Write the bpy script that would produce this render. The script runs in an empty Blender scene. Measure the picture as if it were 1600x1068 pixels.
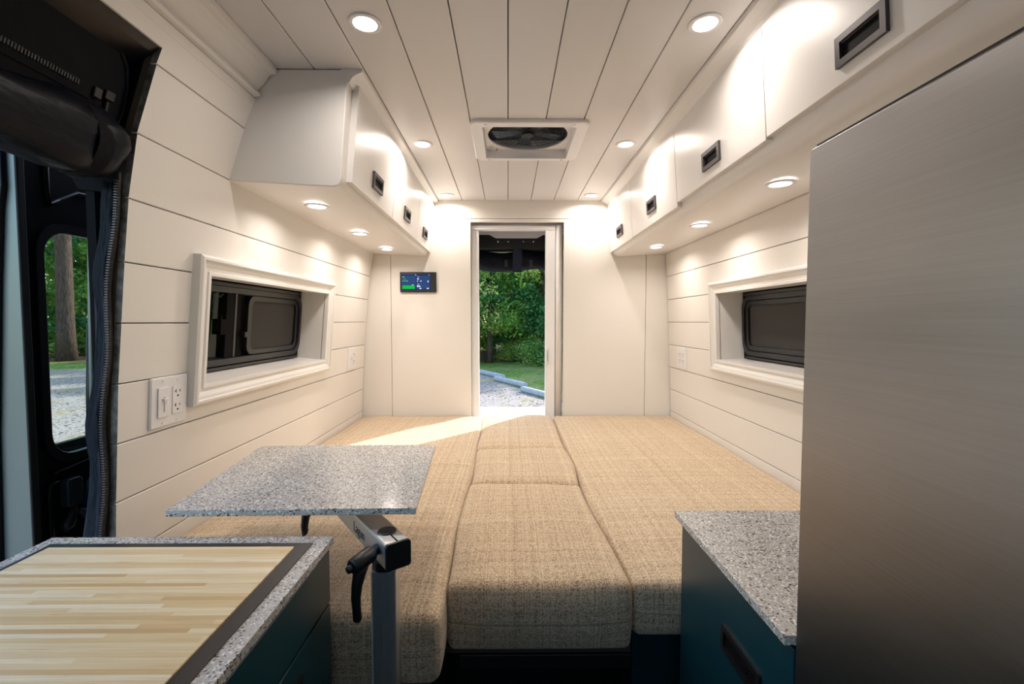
import bpy, math, random
from mathutils import Vector, Matrix
random.seed(7)
C = bpy.context.scene.collection
sc = bpy.context.scene
R = math.radians
# ------------------------------------------------------------------ camera, sky, sun, exposure
cam_d = bpy.data.cameras.new('camera'); cam = bpy.data.objects.new('camera', cam_d); C.objects.link(cam)
cam_d.sensor_width = 36; cam_d.lens = 16.0; cam_d.clip_start = 0.02; cam_d.clip_end = 400
cam.location = (0, 0, 1.225)
cam.rotation_euler = (R(90 - 2.577), 0, R(-0.4835))
sc.camera = cam
sc.view_settings.view_transform = 'Standard'; sc.view_settings.look = 'None'
sc.view_settings.gamma = 1; sc.view_settings.use_curve_mapping = False
sc.view_settings.exposure = 0.36
w = bpy.data.worlds.new('sky'); sc.world = w; w.use_nodes = True
nt = w.node_tree; nt.nodes.clear()
wo = nt.nodes.new('ShaderNodeOutputWorld'); bg = nt.nodes.new('ShaderNodeBackground'); sk = nt.nodes.new('ShaderNodeTexSky')
sk.sky_type = 'NISHITA'; sk.sun_disc = False; sk.sun_elevation = R(34); sk.sun_rotation = R(41); sk.air_density = 1.2
bg.inputs['Strength'].default_value = 0.45
nt.links.new(sk.outputs[0], bg.inputs[0]); nt.links.new(bg.outputs[0], wo.inputs[0])
SUN_DIR = Vector((-.53, -.665, -.54)).normalized()
sl = bpy.data.lights.new('sun', 'SUN'); sl.energy = 6.2; sl.angle = R(0.6); sl.color = (1, .955, .90)
so = bpy.data.objects.new('sun', sl); C.objects.link(so); so.rotation_euler = SUN_DIR.to_track_quat('-Z', 'Y').to_euler()
LAMP_CEIL = 1.25; LAMP_CAB = .92

# ------------------------------------------------------------------ materials
def mat(name, col, rough=.5, metal=0, spec=.5, **kw):
    m = bpy.data.materials.new(name); m.use_nodes = True
    b = m.node_tree.nodes['Principled BSDF']
    b.inputs['Base Color'].default_value = (*col, 1); b.inputs['Roughness'].default_value = rough
    b.inputs['Metallic'].default_value = metal; b.inputs['Specular IOR Level'].default_value = spec
    for k, v in kw.items(): b.inputs[k.replace('_', ' ')].default_value = v
    m['p'] = 1
    return m
def nodes(m): return m.node_tree.nodes, m.node_tree.links, m.node_tree.nodes['Principled BSDF']
def coords(m, scale=(1, 1, 1), rot=(0, 0, 0)):
    n, l, b = nodes(m)
    tc = n.new('ShaderNodeTexCoord'); mp = n.new('ShaderNodeMapping')
    mp.inputs['Scale'].default_value = scale; mp.inputs['Rotation'].default_value = rot
    l.new(tc.outputs['Object'], mp.inputs['Vector']); return mp.outputs[0]
def noise(m, vec, scale, detail=3, rough=.5):
    n, l, b = nodes(m); t = n.new('ShaderNodeTexNoise')
    t.inputs['Scale'].default_value = scale; t.inputs['Detail'].default_value = detail; t.inputs['Roughness'].default_value = rough
    l.new(vec, t.inputs['Vector']); return t.outputs['Fac']
def ramp(m, fac, stops):
    n, l, b = nodes(m); r = n.new('ShaderNodeValToRGB'); e = r.color_ramp.elements
    while len(e) < len(stops): e.new(.5)
    for i, (p, c) in enumerate(stops):
        e[i].position = p; e[i].color = (*c, 1) if len(c) == 3 else c
    l.new(fac, r.inputs[0]); return r.outputs[0]
def mixc(m, fac, a, b_, mode='MIX'):
    n, l, b = nodes(m); x = n.new('ShaderNodeMix'); x.data_type = 'RGBA'; x.blend_type = mode
    for sock, v in ((x.inputs[0], fac), (x.inputs[6], a), (x.inputs[7], b_)):
        if isinstance(v, (int, float)): sock.default_value = v
        elif isinstance(v, tuple): sock.default_value = (*v, 1)
        else: l.new(v, sock)
    return x.outputs[2]
def bump(m, h, strength=.2, dist=.001):
    n, l, b = nodes(m); bp = n.new('ShaderNodeBump'); bp.inputs['Strength'].default_value = strength; bp.inputs['Distance'].default_value = dist
    l.new(h, bp.inputs['Height']); l.new(bp.outputs[0], b.inputs['Normal'])
def tobase(m, c): m.node_tree.links.new(c, m.node_tree.nodes['Principled BSDF'].inputs['Base Color'])

def painted(name, col, rough):
    m = mat(name, col, rough)
    v = coords(m, (1, .15, 1)); f = noise(m, v, 60, 3); bump(m, f, .12, .002)
    f2 = noise(m, coords(m), 3, 2)
    tobase(m, mixc(m, f2, tuple(c * .96 for c in col), tuple(min(1, c * 1.03) for c in col)))
    return m
M = {}
M['wall'] = painted('cream_painted_wood', (.80, .765, .72), .38)
M['ceil'] = painted('white_painted_wood', (.68, .66, .645), .36)
M['cab'] = painted('satin_white_paint', (.80, .775, .745), .36)
M['trim'] = painted('gloss_trim_paint', (.80, .775, .745), .3)
M['backing'] = mat('unpainted_backing', (.10, .075, .06), .9)
m = M['endgrain'] = mat('grey_end_grain', (.09, .085, .08), .8)
v = coords(m, (1, 1, 1)); f = noise(m, v, 60, 5); tobase(m, ramp(m, f, [(.3, (.08, .075, .07)), (.7, (.26, .245, .23))])); bump(m, f, .6, .003)
M['blackmetal'] = mat('gloss_black_metal', (.006, .006, .008), .3, 0, .3)
M['black'] = mat('black_plastic', (.010, .010, .012), .38)
M['bronze'] = mat('dark_bronze_bezel', (.085, .075, .078), .38, .6)
M['hole'] = mat('black_recess', (.004, .004, .005), .7, 0, .1)
M['rubber'] = mat('black_rubber', (.012, .012, .013), .6)
M['alu'] = mat('satin_aluminium', (.66, .665, .67), .38, .85)
M['alu_dark'] = mat('worn_aluminium', (.36, .35, .34), .42, .9)
M['white_plastic'] = mat('white_plastic', (.80, .79, .80), .3)
M['screen_white'] = mat('white_screen_frame', (.84, .84, .85), .3)
M['chrome'] = mat('screw_metal', (.7, .7, .7), .3, 1)
M['door_paint'] = mat('silver_green_paint', (.19, .235, .235), .35, .35)
# teal lacquer
m = M['teal'] = mat('teal_lacquer', (.008, .072, .090), .33)
f = noise(m, coords(m), 4, 2); tobase(m, mixc(m, f, (.004, .036, .048), (.005, .046, .058)))
# quartz
m = M['quartz'] = mat('speckled_quartz', (.5, .5, .5), .16)
n, l, b = nodes(m); v = coords(m)
def voro(m, vec, scale, out='Color'):
    n, l, b = nodes(m); t = n.new('ShaderNodeTexVoronoi'); t.inputs['Scale'].default_value = scale; l.new(vec, t.inputs['Vector'])
    t.inputs['Randomness'].default_value = 1; return t
v1 = voro(m, v, 760); s1 = n.new('ShaderNodeSeparateColor'); l.new(v1.outputs['Color'], s1.inputs[0])
base = ramp(m, s1.outputs[0], [(0, (.36, .345, .33)), (.35, (.44, .425, .405)), (.7, (.51, .495, .475)), (1, (.60, .585, .57))])
v2 = voro(m, v, 400); s2 = n.new('ShaderNodeSeparateColor'); l.new(v2.outputs['Color'], s2.inputs[0])
dk = ramp(m, s2.outputs[0], [(0, (1, 1, 1)), (.12, (1, 1, 1)), (.15, (0, 0, 0)), (1, (0, 0, 0))])
col = mixc(m, dk, base, ramp(m, s2.outputs[1], [(0, (.05, .045, .045)), (.6, (.12, .10, .09)), (1, (.26, .17, .10))]))
wt = ramp(m, s2.outputs[2], [(0, (0, 0, 0)), (.86, (0, 0, 0)), (.90, (1, 1, 1)), (1, (1, 1, 1))])
tobase(m, mixc(m, wt, col, (.80, .80, .78)))
# bamboo
m = M['bamboo'] = mat('laminated_bamboo', (.8, .6, .35), .42)
n, l, b = nodes(m)
sb = n.new('ShaderNodeSeparateXYZ'); l.new(coords(m), sb.inputs[0])
def M2(op, a, b_=0.0):
    x = n.new('ShaderNodeMath'); x.operation = op
    for s_, v_ in ((x.inputs[0], a), (x.inputs[1], b_)):
        if isinstance(v_, (int, float)): s_.default_value = v_
        else: l.new(v_, s_)
    return x.outputs[0]
row = M2('FLOOR', M2('MULTIPLY', sb.outputs[1], 128.0)); w1 = n.new('ShaderNodeTexWhiteNoise'); w1.noise_dimensions = '1D'; l.new(row, w1.inputs['W'])
seg = M2('FLOOR', M2('ADD', M2('MULTIPLY', sb.outputs[0], 2.2), M2('MULTIPLY', w1.outputs['Value'], 7.0)))
cb = n.new('ShaderNodeCombineXYZ'); l.new(row, cb.inputs[0]); l.new(seg, cb.inputs[1]); w2 = n.new('ShaderNodeTexWhiteNoise'); w2.noise_dimensions = '2D'; l.new(cb.outputs[0], w2.inputs['Vector'])
lam = ramp(m, w2.outputs['Value'], [(0, (.60, .40, .18)), (.3, (.74, .56, .30)), (.7, (.82, .68, .42)), (1, (.90, .81, .60))])
g = noise(m, coords(m, (8, 420, 1)), 1.0, 6, .6)
g2 = noise(m, coords(m, (18, 130, 1)), 1.0, 3)
c2 = mixc(m, ramp(m, g, [(.35, (.4, .4, .4)), (.6, (0, 0, 0))]), lam, (.56, .36, .17))
tobase(m, mixc(m, ramp(m, g2, [(.62, (0, 0, 0)), (.78, (.6, .6, .6))]), c2, (.60, .36, .16))); bump(m, g, .15, .0006)
# woven tweed: independent thread noises along x, y and z
m = M['fabric'] = mat('beige_tweed', (.6, .5, .38), .9, 0, .2, Sheen_Weight=.25)
n, l, b = nodes(m)
def mth(op, a, b_=0.0):
    n, l, b = nodes(m); x = n.new('ShaderNodeMath'); x.operation = op
    for s, v in ((x.inputs[0], a), (x.inputs[1], b_)):
        if isinstance(v, (int, float)): s.default_value = v
        else: l.new(v, s)
    return x.outputs[0]
PITCH = 500.0
jit = noise(m, coords(m), 9, 2)
sepc = n.new('ShaderNodeSeparateXYZ'); l.new(coords(m, (PITCH,) * 3), sepc.inputs[0])
ax_ = [mth('ADD', sepc.outputs[i], mth('MULTIPLY', jit, 4.0)) for i in range(3)]
geo = n.new('ShaderNodeNewGeometry'); sn = n.new('ShaderNodeSeparateXYZ'); l.new(geo.outputs['Normal'], sn.inputs[0])
isz = mth('GREATER_THAN', mth('ABSOLUTE', sn.outputs[2]), .6); isy = mth('GREATER_THAN', mth('ABSOLUTE', sn.outputs[1]), mth('ABSOLUTE', sn.outputs[0]))
def sel(k, a, b_):
    return mth('ADD', mth('MULTIPLY', k, a), mth('MULTIPLY', mth('SUBTRACT', 1.0, k), b_))
U = sel(isz, ax_[0], sel(isy, ax_[0], ax_[1])); V_ = sel(isz, ax_[1], ax_[2])
fu, fv = mth('FLOOR', U), mth('FLOOR', V_)
def wn(x, y=None):
    t = n.new('ShaderNodeTexWhiteNoise'); t.noise_dimensions = '2D' if y is not None else '1D'
    if y is None: l.new(x, t.inputs['W'])
    else:
        c = n.new('ShaderNodeCombineXYZ'); l.new(x, c.inputs[0]); l.new(y, c.inputs[1]); l.new(c.outputs[0], t.inputs['Vector'])
    return t.outputs['Value']
par = mth('MODULO', mth('ABSOLUTE', mth('ADD', fu, fv)), 2.0)
tu, tv = wn(fu), wn(mth('ADD', fv, 77.0)); cell = wn(fu, fv)
tone = mth('ADD', mth('MULTIPLY', sel(par, tu, tv), .42), mth('MULTIPLY', cell, .58))
fabc = ramp(m, tone, [(.10, (.22, .135, .075)), (.30, (.42, .295, .18)), (.50, (.60, .455, .295)), (.80, (.70, .565, .39)), (1, (.84, .75, .60))])
tobase(m, fabc)
fr_u = mth('ABSOLUTE', mth('SUBTRACT', mth('FRACT', U), .5)); fr_v = mth('ABSOLUTE', mth('SUBTRACT', mth('FRACT', V_), .5))
bump(m, mth('SUBTRACT', 1.0, mth('ADD', fr_u, fr_v)), .35, .0006)
M['piping'] = mat('brown_seam', (.10, .065, .04), .9)
M['seam'] = mat('beige_seam', (.30, .22, .14), .9)
# black cover fabric
m = M['cover'] = mat('black_cover_fabric', (.008, .008, .010), .8, 0, .1)
f = noise(m, coords(m), 14, 4); bump(m, f, .5, .01)
m = M['vinyl'] = mat('black_vinyl', (.005, .006, .011), .42, 0, .12)
f = noise(m, coords(m, (1, .4, 1)), 11, 4); bump(m, f, .9, .015)
m = M['navy'] = mat('dark_blue_mesh_fabric', (.010, .017, .034), .6, 0, .3)
f = noise(m, coords(m, (3, 3, .6)), 22, 4); bump(m, f, .9, .012)
# stainless
m = M['steel'] = mat('brushed_stainless', (.40, .375, .36), .33, 1.0, .5, Anisotropic=.55)
f = noise(m, coords(m, (5, 5, 480)), 1.0, 4, .6)
n, l, b = nodes(m); l.new(ramp(m, f, [(.25, (.34, .34, .34)), (.75, (.42, .42, .42))]), b.inputs['Roughness'])
tobase(m, mixc(m, f, (.29, .282, .285), (.38, .372, .375))); bump(m, f, .06, .0003)
# glass
def glassmat(name, tint, refl=.07):
    m = bpy.data.materials.new(name); m.use_nodes = True; n = m.node_tree.nodes; l = m.node_tree.links; n.clear()
    o = n.new('ShaderNodeOutputMaterial'); t = n.new('ShaderNodeBsdfTransparent'); g = n.new('ShaderNodeBsdfGlossy'); x = n.new('ShaderNodeMixShader'); fr = n.new('ShaderNodeFresnel')
    fr.inputs[0].default_value = 1.5; t.inputs[0].default_value = (*tint, 1); g.inputs['Roughness'].default_value = .02
    x.inputs[0].default_value = refl; l.new(t.outputs[0], x.inputs[1]); l.new(g.outputs[0], x.inputs[2]); l.new(x.outputs[0], o.inputs[0]); return m
M['tint'] = glassmat('privacy_glass', (.10, .115, .11))
M['clear'] = glassmat('door_glass', (.86, .90, .88))
m = M['mesh'] = bpy.data.materials.new('insect_mesh'); m.use_nodes = True; n = m.node_tree.nodes; l = m.node_tree.links
b = n['Principled BSDF']; b.inputs['Base Color'].default_value = (.055, .052, .05, 1); b.inputs['Roughness'].default_value = .8; b.inputs['Alpha'].default_value = .8
# emissive
def emis(name, col, s):
    m = bpy.data.materials.new(name); m.use_nodes = True; b = m.node_tree.nodes['Principled BSDF']
    b.inputs['Base Color'].default_value = (*[c * .25 for c in col], 1); b.inputs['Emission Color'].default_value = (*col, 1); b.inputs['Emission Strength'].default_value = s; b.inputs['Specular IOR Level'].default_value = .08 if s < 2 else .5; return m
M['led'] = emis('lit_led_lens', (1, .96, .90), 6)
M['lcd'] = emis('dark_blue_display', (.010, .022, .075), 1)
M['lcd_panel'] = emis('blue_display_tile', (.016, .042, .125), 1)
M['lcd_green'] = emis('green_display_bar', (.0, .33, .03), 1.1)
M['lcd_teal'] = emis('green_display_digits', (.03, .30, .12), 1)
M['lcd_white'] = emis('white_display_marks', (.55, .62, .85), 1)
# outside
m = M['ground'] = mat('gravel_and_grass', (.4, .35, .3), .95, 0, .1)
n, l, b = nodes(m)
vo = coords(m)
big = noise(m, vo, .35, 4, .6); fi = noise(m, vo, 26, 4, .7); peb = voro(m, vo, 22)
grav = mixc(m, ramp(m, fi, [(.35, (0, 0, 0)), (.62, (1, 1, 1))]), (.24, .205, .18), (.50, .455, .41))
sp = n.new('ShaderNodeSeparateColor'); l.new(peb.outputs['Color'], sp.inputs[0])
grav = mixc(m, ramp(m, sp.outputs[0], [(.10, (1, 1, 1)), (.13, (0, 0, 0))]), grav, (.07, .06, .06))
gn = noise(m, vo, 9, 5, .7)
gras = ramp(m, gn, [(.3, (.05, .12, .02)), (.5, (.13, .26, .045)), (.68, (.34, .42, .11))])
dry = ramp(m, gn, [(.3, (.20, .17, .07)), (.7, (.52, .44, .24))])
sx = n.new('ShaderNodeSeparateXYZ'); l.new(vo, sx.inputs[0])
# distance of the lawn edge: a line beyond the parking bumpers, with ragged border
wob = mth('MULTIPLY', mth('SUBTRACT', big, .5), 2.4)
d1 = mth('SUBTRACT', mth('ADD', mth('MULTIPLY', sx.outputs[0], 2.8), sx.outputs[1]), 14.0)      # lawn to the right of the row of bumpers
d2 = mth('SUBTRACT', sx.outputs[1], 18.6)
edge = mth('ADD', mth('MAXIMUM', mth('MULTIPLY', d1, .45), d2), wob)
mk = ramp(m, mth('ADD', mth('MULTIPLY', edge, .5), .5), [(.42, (0, 0, 0)), (.62, (1, 1, 1))])
strip = mth('MULTIPLY', mth('SUBTRACT', 1.0, mth('MINIMUM', mth('ABSOLUTE', mth('SUBTRACT', mth('ADD', sx.outputs[1], wob), 9.3)), 1.0)), mth('MULTIPLY', 1.6, mth('LESS_THAN', mth('ABSOLUTE', sx.outputs[0]), 5.0)))
patch = ramp(m, mth('ADD', noise(m, vo, .9, 5, .7), mth('MULTIPLY', strip, .12)), [(.54, (0, 0, 0)), (.64, (.85, .85, .85))])
litter = ramp(m, mth('DIVIDE', mth('ADD', sx.outputs[1], wob), 50.0), [(.42, (0, 0, 0)), (.45, (1, 1, 1))])
dry_mix = ramp(m, noise(m, vo, .5, 3, .6), [(.45, (0, 0, 0)), (.6, (1, 1, 1))])  # random patches where the lawn turns drier
c_ = mixc(m, patch, grav, mixc(m, strip, dry, (.22, .30, .10)))
c_ = mixc(m, mk, c_, mixc(m, dry_mix, gras, mixc(m, .5, gras, dry)))
c_ = mixc(m, litter, c_, mixc(m, gn, (.05, .035, .02), (.16, .12, .06)))
tobase(m, c_); bump(m, fi, .8, .03)
def leafm(name, a, b_):
    m = mat(name, a, .55, 0, .3); f = noise(m, coords(m), 1.7, 4, .7); tobase(m, mixc(m, ramp(m, f, [(.35, (0, 0, 0)), (.65, (1, 1, 1))]), a, b_))
    b = m.node_tree.nodes['Principled BSDF']; b.inputs['Transmission Weight'].default_value = 0; 
    n = m.node_tree.nodes; l = m.node_tree.links; tr = n.new('ShaderNodeBsdfTranslucent'); tr.inputs[0].default_value = (b_[0] * 1.5, b_[1] * 1.5, b_[2], 1)
    x = n.new('ShaderNodeMixShader'); x.inputs[0].default_value = .45; o = n['Material Output']
    l.new(b.outputs[0], x.inputs[1]); l.new(tr.outputs[0], x.inputs[2]); l.new(x.outputs[0], o.inputs[0]); return m
M['leaf'] = leafm('green_leaves', (.07, .21, .05), (.28, .43, .09))
M['leaf2'] = leafm('bluish_green_leaves', (.03, .13, .06), (.10, .27, .10))
M['leaf3'] = leafm('yellow_green_leaves', (.20, .30, .07), (.52, .55, .20))
m = M['bark'] = mat('brown_bark', (.09, .06, .045), .95, 0, .1)
f = noise(m, coords(m, (6, 6, 1.2)), 3, 5, .7); tobase(m, ramp(m, f, [(.3, (.035, .025, .02)), (.7, (.16, .11, .09))])); bump(m, f, 1, .05)
m = M['log'] = mat('weathered_grey_wood', (.40, .42, .46), .9); f = noise(m, coords(m, (1, 8, 8)), 3, 4); tobase(m, ramp(m, f, [(.3, (.25, .27, .31)), (.7, (.55, .56, .58))]))
M['floor'] = mat('dark_vinyl_floor', (.05, .048, .046), .5)
M['underboard'] = mat('brown_ply_edge', (.07, .045, .03), .7)

# ------------------------------------------------------------------ mesh builder
ORG = {}
class MB:
    def __init__(s): s.v = []; s.f = []; s.mi = []; s.cur = 0
    def face(s, idx): s.f.append(tuple(idx)); s.mi.append(s.cur)
    def box(s, x0, x1, y0, y1, z0, z1):
        i = len(s.v); s.v += [(x, y, z) for z in (z0, z1) for y in (y0, y1) for x in (x0, x1)]
        for q in ((0, 2, 3, 1), (4, 5, 7, 6), (0, 1, 5, 4), (2, 6, 7, 3), (0, 4, 6, 2), (1, 3, 7, 5)): s.face([i + k for k in q])
        return s
    def pbox(s, P, u0, u1, v0, v1, h0, h1):
        i = len(s.v); s.v += [tuple(P(u, v_, h)) for h in (h0, h1) for v_ in (v0, v1) for u in (u0, u1)]
        for q in ((0, 2, 3, 1), (4, 5, 7, 6), (0, 1, 5, 4), (2, 6, 7, 3), (0, 4, 6, 2), (1, 3, 7, 5)): s.face([i + k for k in q])
        return s
    def prism(s, pts, A, capmat=None):
        """pts: list of 2-D points; A(p,t) -> 3-D for t in 0,1"""
        i = len(s.v); n = len(pts)
        s.v += [tuple(A(p, 0)) for p in pts] + [tuple(A(p, 1)) for p in pts]
        for k in range(n): s.face([i + k, i + (k + 1) % n, i + n + (k + 1) % n, i + n + k])
        c = s.cur
        if capmat is not None: s.cur = capmat
        s.face([i + k for k in range(n)][::-1]); s.cur = c; s.face([i + n + k for k in range(n)]); return s
    def ext_y(s, pts, y0, y1, capmat=None): return s.prism(pts, lambda p, t: (p[0], (y0, y1)[t], p[1]), capmat)
    def ext_x(s, pts, x0, x1): return s.prism(pts, lambda p, t: ((x0, x1)[t], p[0], p[1]))
    def ext_z(s, pts, z0, z1): return s.prism(pts, lambda p, t: (p[0], p[1], (z0, z1)[t]))
    def rings(s, loops, close=True, cap=False):
        """loops: list of equal-length lists of 3-D points"""
        i = len(s.v); n = len(loops[0])
        for L in loops: s.v += [tuple(p) for p in L]
        for a in range(len(loops) - 1):
            for k in range(n if close else n - 1):
                s.face([i + a * n + k, i + a * n + (k + 1) % n, i + (a + 1) * n + (k + 1) % n, i + (a + 1) * n + k])
        if cap:
            s.face([i + k for k in range(n)][::-1]); s.face([i + (len(loops) - 1) * n + k for k in range(n)])
        return s
    def tube(s, path, r, n=10, cap=True):
        path = [Vector(p) for p in path]; rr = r if isinstance(r, (list, tuple)) else [r] * len(path); loops = []; prev = None
        for k, p in enumerate(path):
            t = (path[min(k + 1, len(path) - 1)] - path[max(k - 1, 0)]).normalized()
            a = prev - t * prev.dot(t) if prev is not None else t.orthogonal()
            a.normalize(); prev = a; b_ = t.cross(a)
            loops.append([p + (a * math.cos(q) + b_ * math.sin(q)) * rr[k] for q in (2 * math.pi * j / n for j in range(n))])
        return s.rings(loops, True, cap)
    def lathe(s, prof, o, ax, n=24, cap=True):
        """prof: (radius, height) list about axis ax at o"""
        o = Vector(o); ax = Vector(ax).normalized(); a = ax.orthogonal().normalized(); b_ = ax.cross(a)
        return s.rings([[o + ax * h + (a * math.cos(q) + b_ * math.sin(q)) * r for q in (2 * math.pi * j / n for j in range(n))] for r, h in prof], True, cap)
    def build(s, name, mats, parent=None, smooth=False, bevel=0, seg=2, tagd=None):
        me = bpy.data.meshes.new(name)
        o3 = Vector(ORG.get(parent.name, (0, 0, 0))) if parent else Vector((0, 0, 0))
        if tagd: o3 = Vector(tagd)
        me.from_pydata([tuple(Vector(p) - o3) for p in s.v], [], s.f)
        if not isinstance(mats, (list, tuple)): mats = [mats]
        for mm in mats: me.materials.append(mm)
        me.polygons.foreach_set('material_index', s.mi)
        import bmesh
        bm = bmesh.new(); bm.from_mesh(me); bmesh.ops.recalc_face_normals(bm, faces=bm.faces); bm.to_mesh(me); bm.free()
        if smooth: me.polygons.foreach_set('use_smooth', [True] * len(me.polygons))
        o = bpy.data.objects.new(name, me); C.objects.link(o)
        if parent: o.parent = parent; ORG[o.name] = ORG.get(parent.name, (0, 0, 0))
        elif tagd: o.location = o3; ORG[o.name] = tuple(o3)
        if bevel:
            b = o.modifiers.new('bevel', 'BEVEL'); b.width = bevel; b.segments = seg; b.limit_method = 'ANGLE'; b.angle_limit = R(35)
            if smooth: pass
            for p in me.polygons: p.use_smooth = True
            b.harden_normals = True
        elif smooth:
            pass
        return o
def tag(o, label, cat, group=None, kind=None):
    o['label'] = label; o['category'] = cat
    if group: o['group'] = group
    if kind: o['kind'] = kind
    return o
def thing(name, label, cat, loc=(0, 0, 0), group=None):
    o = bpy.data.objects.new(name, None); o.empty_display_size = .05; C.objects.link(o); o.location = loc; ORG[o.name] = tuple(loc)
    return tag(o, label, cat, group)
def structure(name, loc=(0, 0, 0)):
    o = bpy.data.objects.new(name, None); o.empty_display_size = .05; C.objects.link(o); o.location = loc; ORG[o.name] = tuple(loc); o['kind'] = 'structure'; return o
def dup(root, loc, label=None, group=None):
    r = root.copy(); C.objects.link(r); r.location = loc
    if label: r['label'] = label
    if group: r['group'] = group
    for ch in list(root.children):
        c = ch.copy(); C.objects.link(c); c.parent = r
        for g in list(ch.children):
            d = g.copy(); C.objects.link(d); d.parent = c
    return r
def rrect(u0, u1, v0, v1, r, n=6):
    pts = []
    for (cu, cv, a0) in ((u1 - r, v1 - r, 0), (u0 + r, v1 - r, 90), (u0 + r, v0 + r, 180), (u1 - r, v0 + r, 270)):
        for k in range(n + 1):
            a = R(a0 + 90 * k / n); pts.append((cu + r * math.cos(a), cv + r * math.sin(a)))
    return pts
def ringframe(mb, P, outer, inner, h0, h1):
    """flat frame between two equal-length loops, thickness h0..h1"""
    mb.rings([[P(u, v, h0) for u, v in outer], [P(u, v, h1) for u, v in outer], [P(u, v, h1) for u, v in inner], [P(u, v, h0) for u, v in inner], [P(u, v, h0) for u, v in outer]])
def plate(mb, P, loop, h0, h1):
    mb.prism(loop, lambda p, t: P(p[0], p[1], (h0, h1)[t]))

# ------------------------------------------------------------------ shell
YB = 2.53; YF = -1.7; ZT = 1.888
PL = [(.0, -.83), (.70, -.815), (.85, -.809), (.973, -.802), (1.097, -.795), (1.2215, -.784), (1.345, -.773), (1.472, -.760), (1.60, -.738), (1.734, -.695), (1.81, -.665), (1.95, -.60)]
PR = [(.0, .93), (.70, .912), (.85, .906), (.973, .901), (1.097, .896), (1.2215, .890), (1.345, .884), (1.472, .878), (1.60, .870), (1.734, .84), (1.81, .81), (1.95, .75)]
def prof(P, z):
    for (a, xa), (b, xb) in zip(P, P[1:]):
        if z <= b: return xa + (xb - xa) * (z - a) / (b - a)
    return P[-1][1]
GZ = [.55, .727, .850, .973, 1.097, 1.2215, 1.345, 1.472, 1.60, 1.734, 1.812]
g = .0012; ch = .0014; TH = .014
def plank_piece(mb, P, s, z0, z1, y0, y1, endmat=None, c0=True, c1=True):
    """s=+1: room lies towards +x of the wall (left wall)"""
    xa, xb = prof(P, z0), prof(P, z1)
    pts = [(xa - s * TH, z0)] + ([(xa - s * ch, z0), (xa, z0 + ch)] if c0 else [(xa, z0)]) + ([(xb, z1 - ch), (xb - s * ch, z1)] if c1 else [(xb, z1)]) + [(xb - s * TH, z1)]
    mb.ext_y(pts, y0, y1, endmat)
def build_wall(name, P, s, yfront, win):
    w_ = structure(name)
    wy0, wy1, wz0, wz1 = win
    mb = MB()
    def sheet(z0, z1, y0, y1):
        a, b_ = prof(P, z0) - s * (TH + .001), prof(P, z1) - s * (TH + .001)
        mb.prism([(a, z0), (b_, z1), (b_ - s * .012, z1), (a - s * .012, z0)], lambda p, t: (p[0], (y0, y1)[t], p[1]))
    zs = sorted(set([.0, .4, .55] + GZ[1:] + [wz0, wz1, 1.95]))
    for a, b_ in zip(zs, zs[1:]):
        if a >= wz0 - 1e-6 and b_ <= wz1 + 1e-6:
            sheet(a, b_, yfront, wy0); sheet(a, b_, wy1, YB + .5)
        else: sheet(a, b_, yfront, YB + .5)
    mb.build('backing_sheet', M['backing'], w_)
    for a, b_ in zip(GZ, GZ[1:]):
        z0, z1 = a + g, b_ - g
        e = 1 if yfront > 0 else None
        mats = [M['wall'], M['endgrain']]
        if b_ <= wz0 or a >= wz1:
            if a > 1.7 and s > 0:
                m_ = MB()
                if z0 < 1.765: plank_piece(m_, P, s, z0, 1.765, .93, YB, 1, True, False)
                plank_piece(m_, P, s, max(z0, 1.765), z1, YF, YB, None, False, True); m_.build('plank', mats, w_)
            else:
                m_ = MB(); plank_piece(m_, P, s, z0, z1, yfront, YB - .006, e); m_.build('plank', mats, w_)
            continue
        if a >= wz0 and b_ <= wz1:
            for (ya, yb, ee) in ((yfront, wy0, e), (wy1, YB - .006, None)):
                m_ = MB(); plank_piece(m_, P, s, z0, z1, ya, yb, ee); m_.build('plank', mats, w_)
            continue
        m_ = MB()
        if a < wz0:
            plank_piece(m_, P, s, z0, wz0, yfront, YB - .006, e, True, False); zz = (wz0, z1)
        else:
            plank_piece(m_, P, s, wz1, z1, yfront, YB - .006, e, False, True); zz = (z0, wz1)
        fl_ = (a >= wz0, a < wz0)
        plank_piece(m_, P, s, zz[0], zz[1], yfront, wy0, e, *fl_); plank_piece(m_, P, s, zz[0], zz[1], wy1, YB - .006, None, *fl_)
        m_.build('plank', mats, w_)
    return w_
WL = (1.145, 1.965, 1.035, 1.37); WR = (1.02, 1.945, 1.035, 1.37)
wall_left = build_wall('wall_left', PL, 1, .93, WL)
wall_right = build_wall('wall_right', PR, -1, YF, WR)

wf = structure('wall_front_added')  # unseen front closure, added and kept dark to limit light from ahead
mb = MB()
for bx_ in ((-.95, .95, 0, 1.25), (-.95, .95, 1.70, 1.94), (-.95, -.70, 1.25, 1.70), (.70, .95, 1.25, 1.70)): mb.box(bx_[0], bx_[1], YF - .05, YF, bx_[2], bx_[3])
mb.build('added_bulkhead', mat('dark_light_block', (.06, .06, .065), .9), wf)
mb = MB(); mb.box(-.90, -.84, YF, -.45, 0, 1.765); mb.build('side_panel', M['blackmetal'], wf)
# floor, under structure
mb = MB(); mb.box(-.85, .95, YF, 3.0, -.04, 0); fl = mb.build('floor', M['floor']); fl['kind'] = 'structure'

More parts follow.
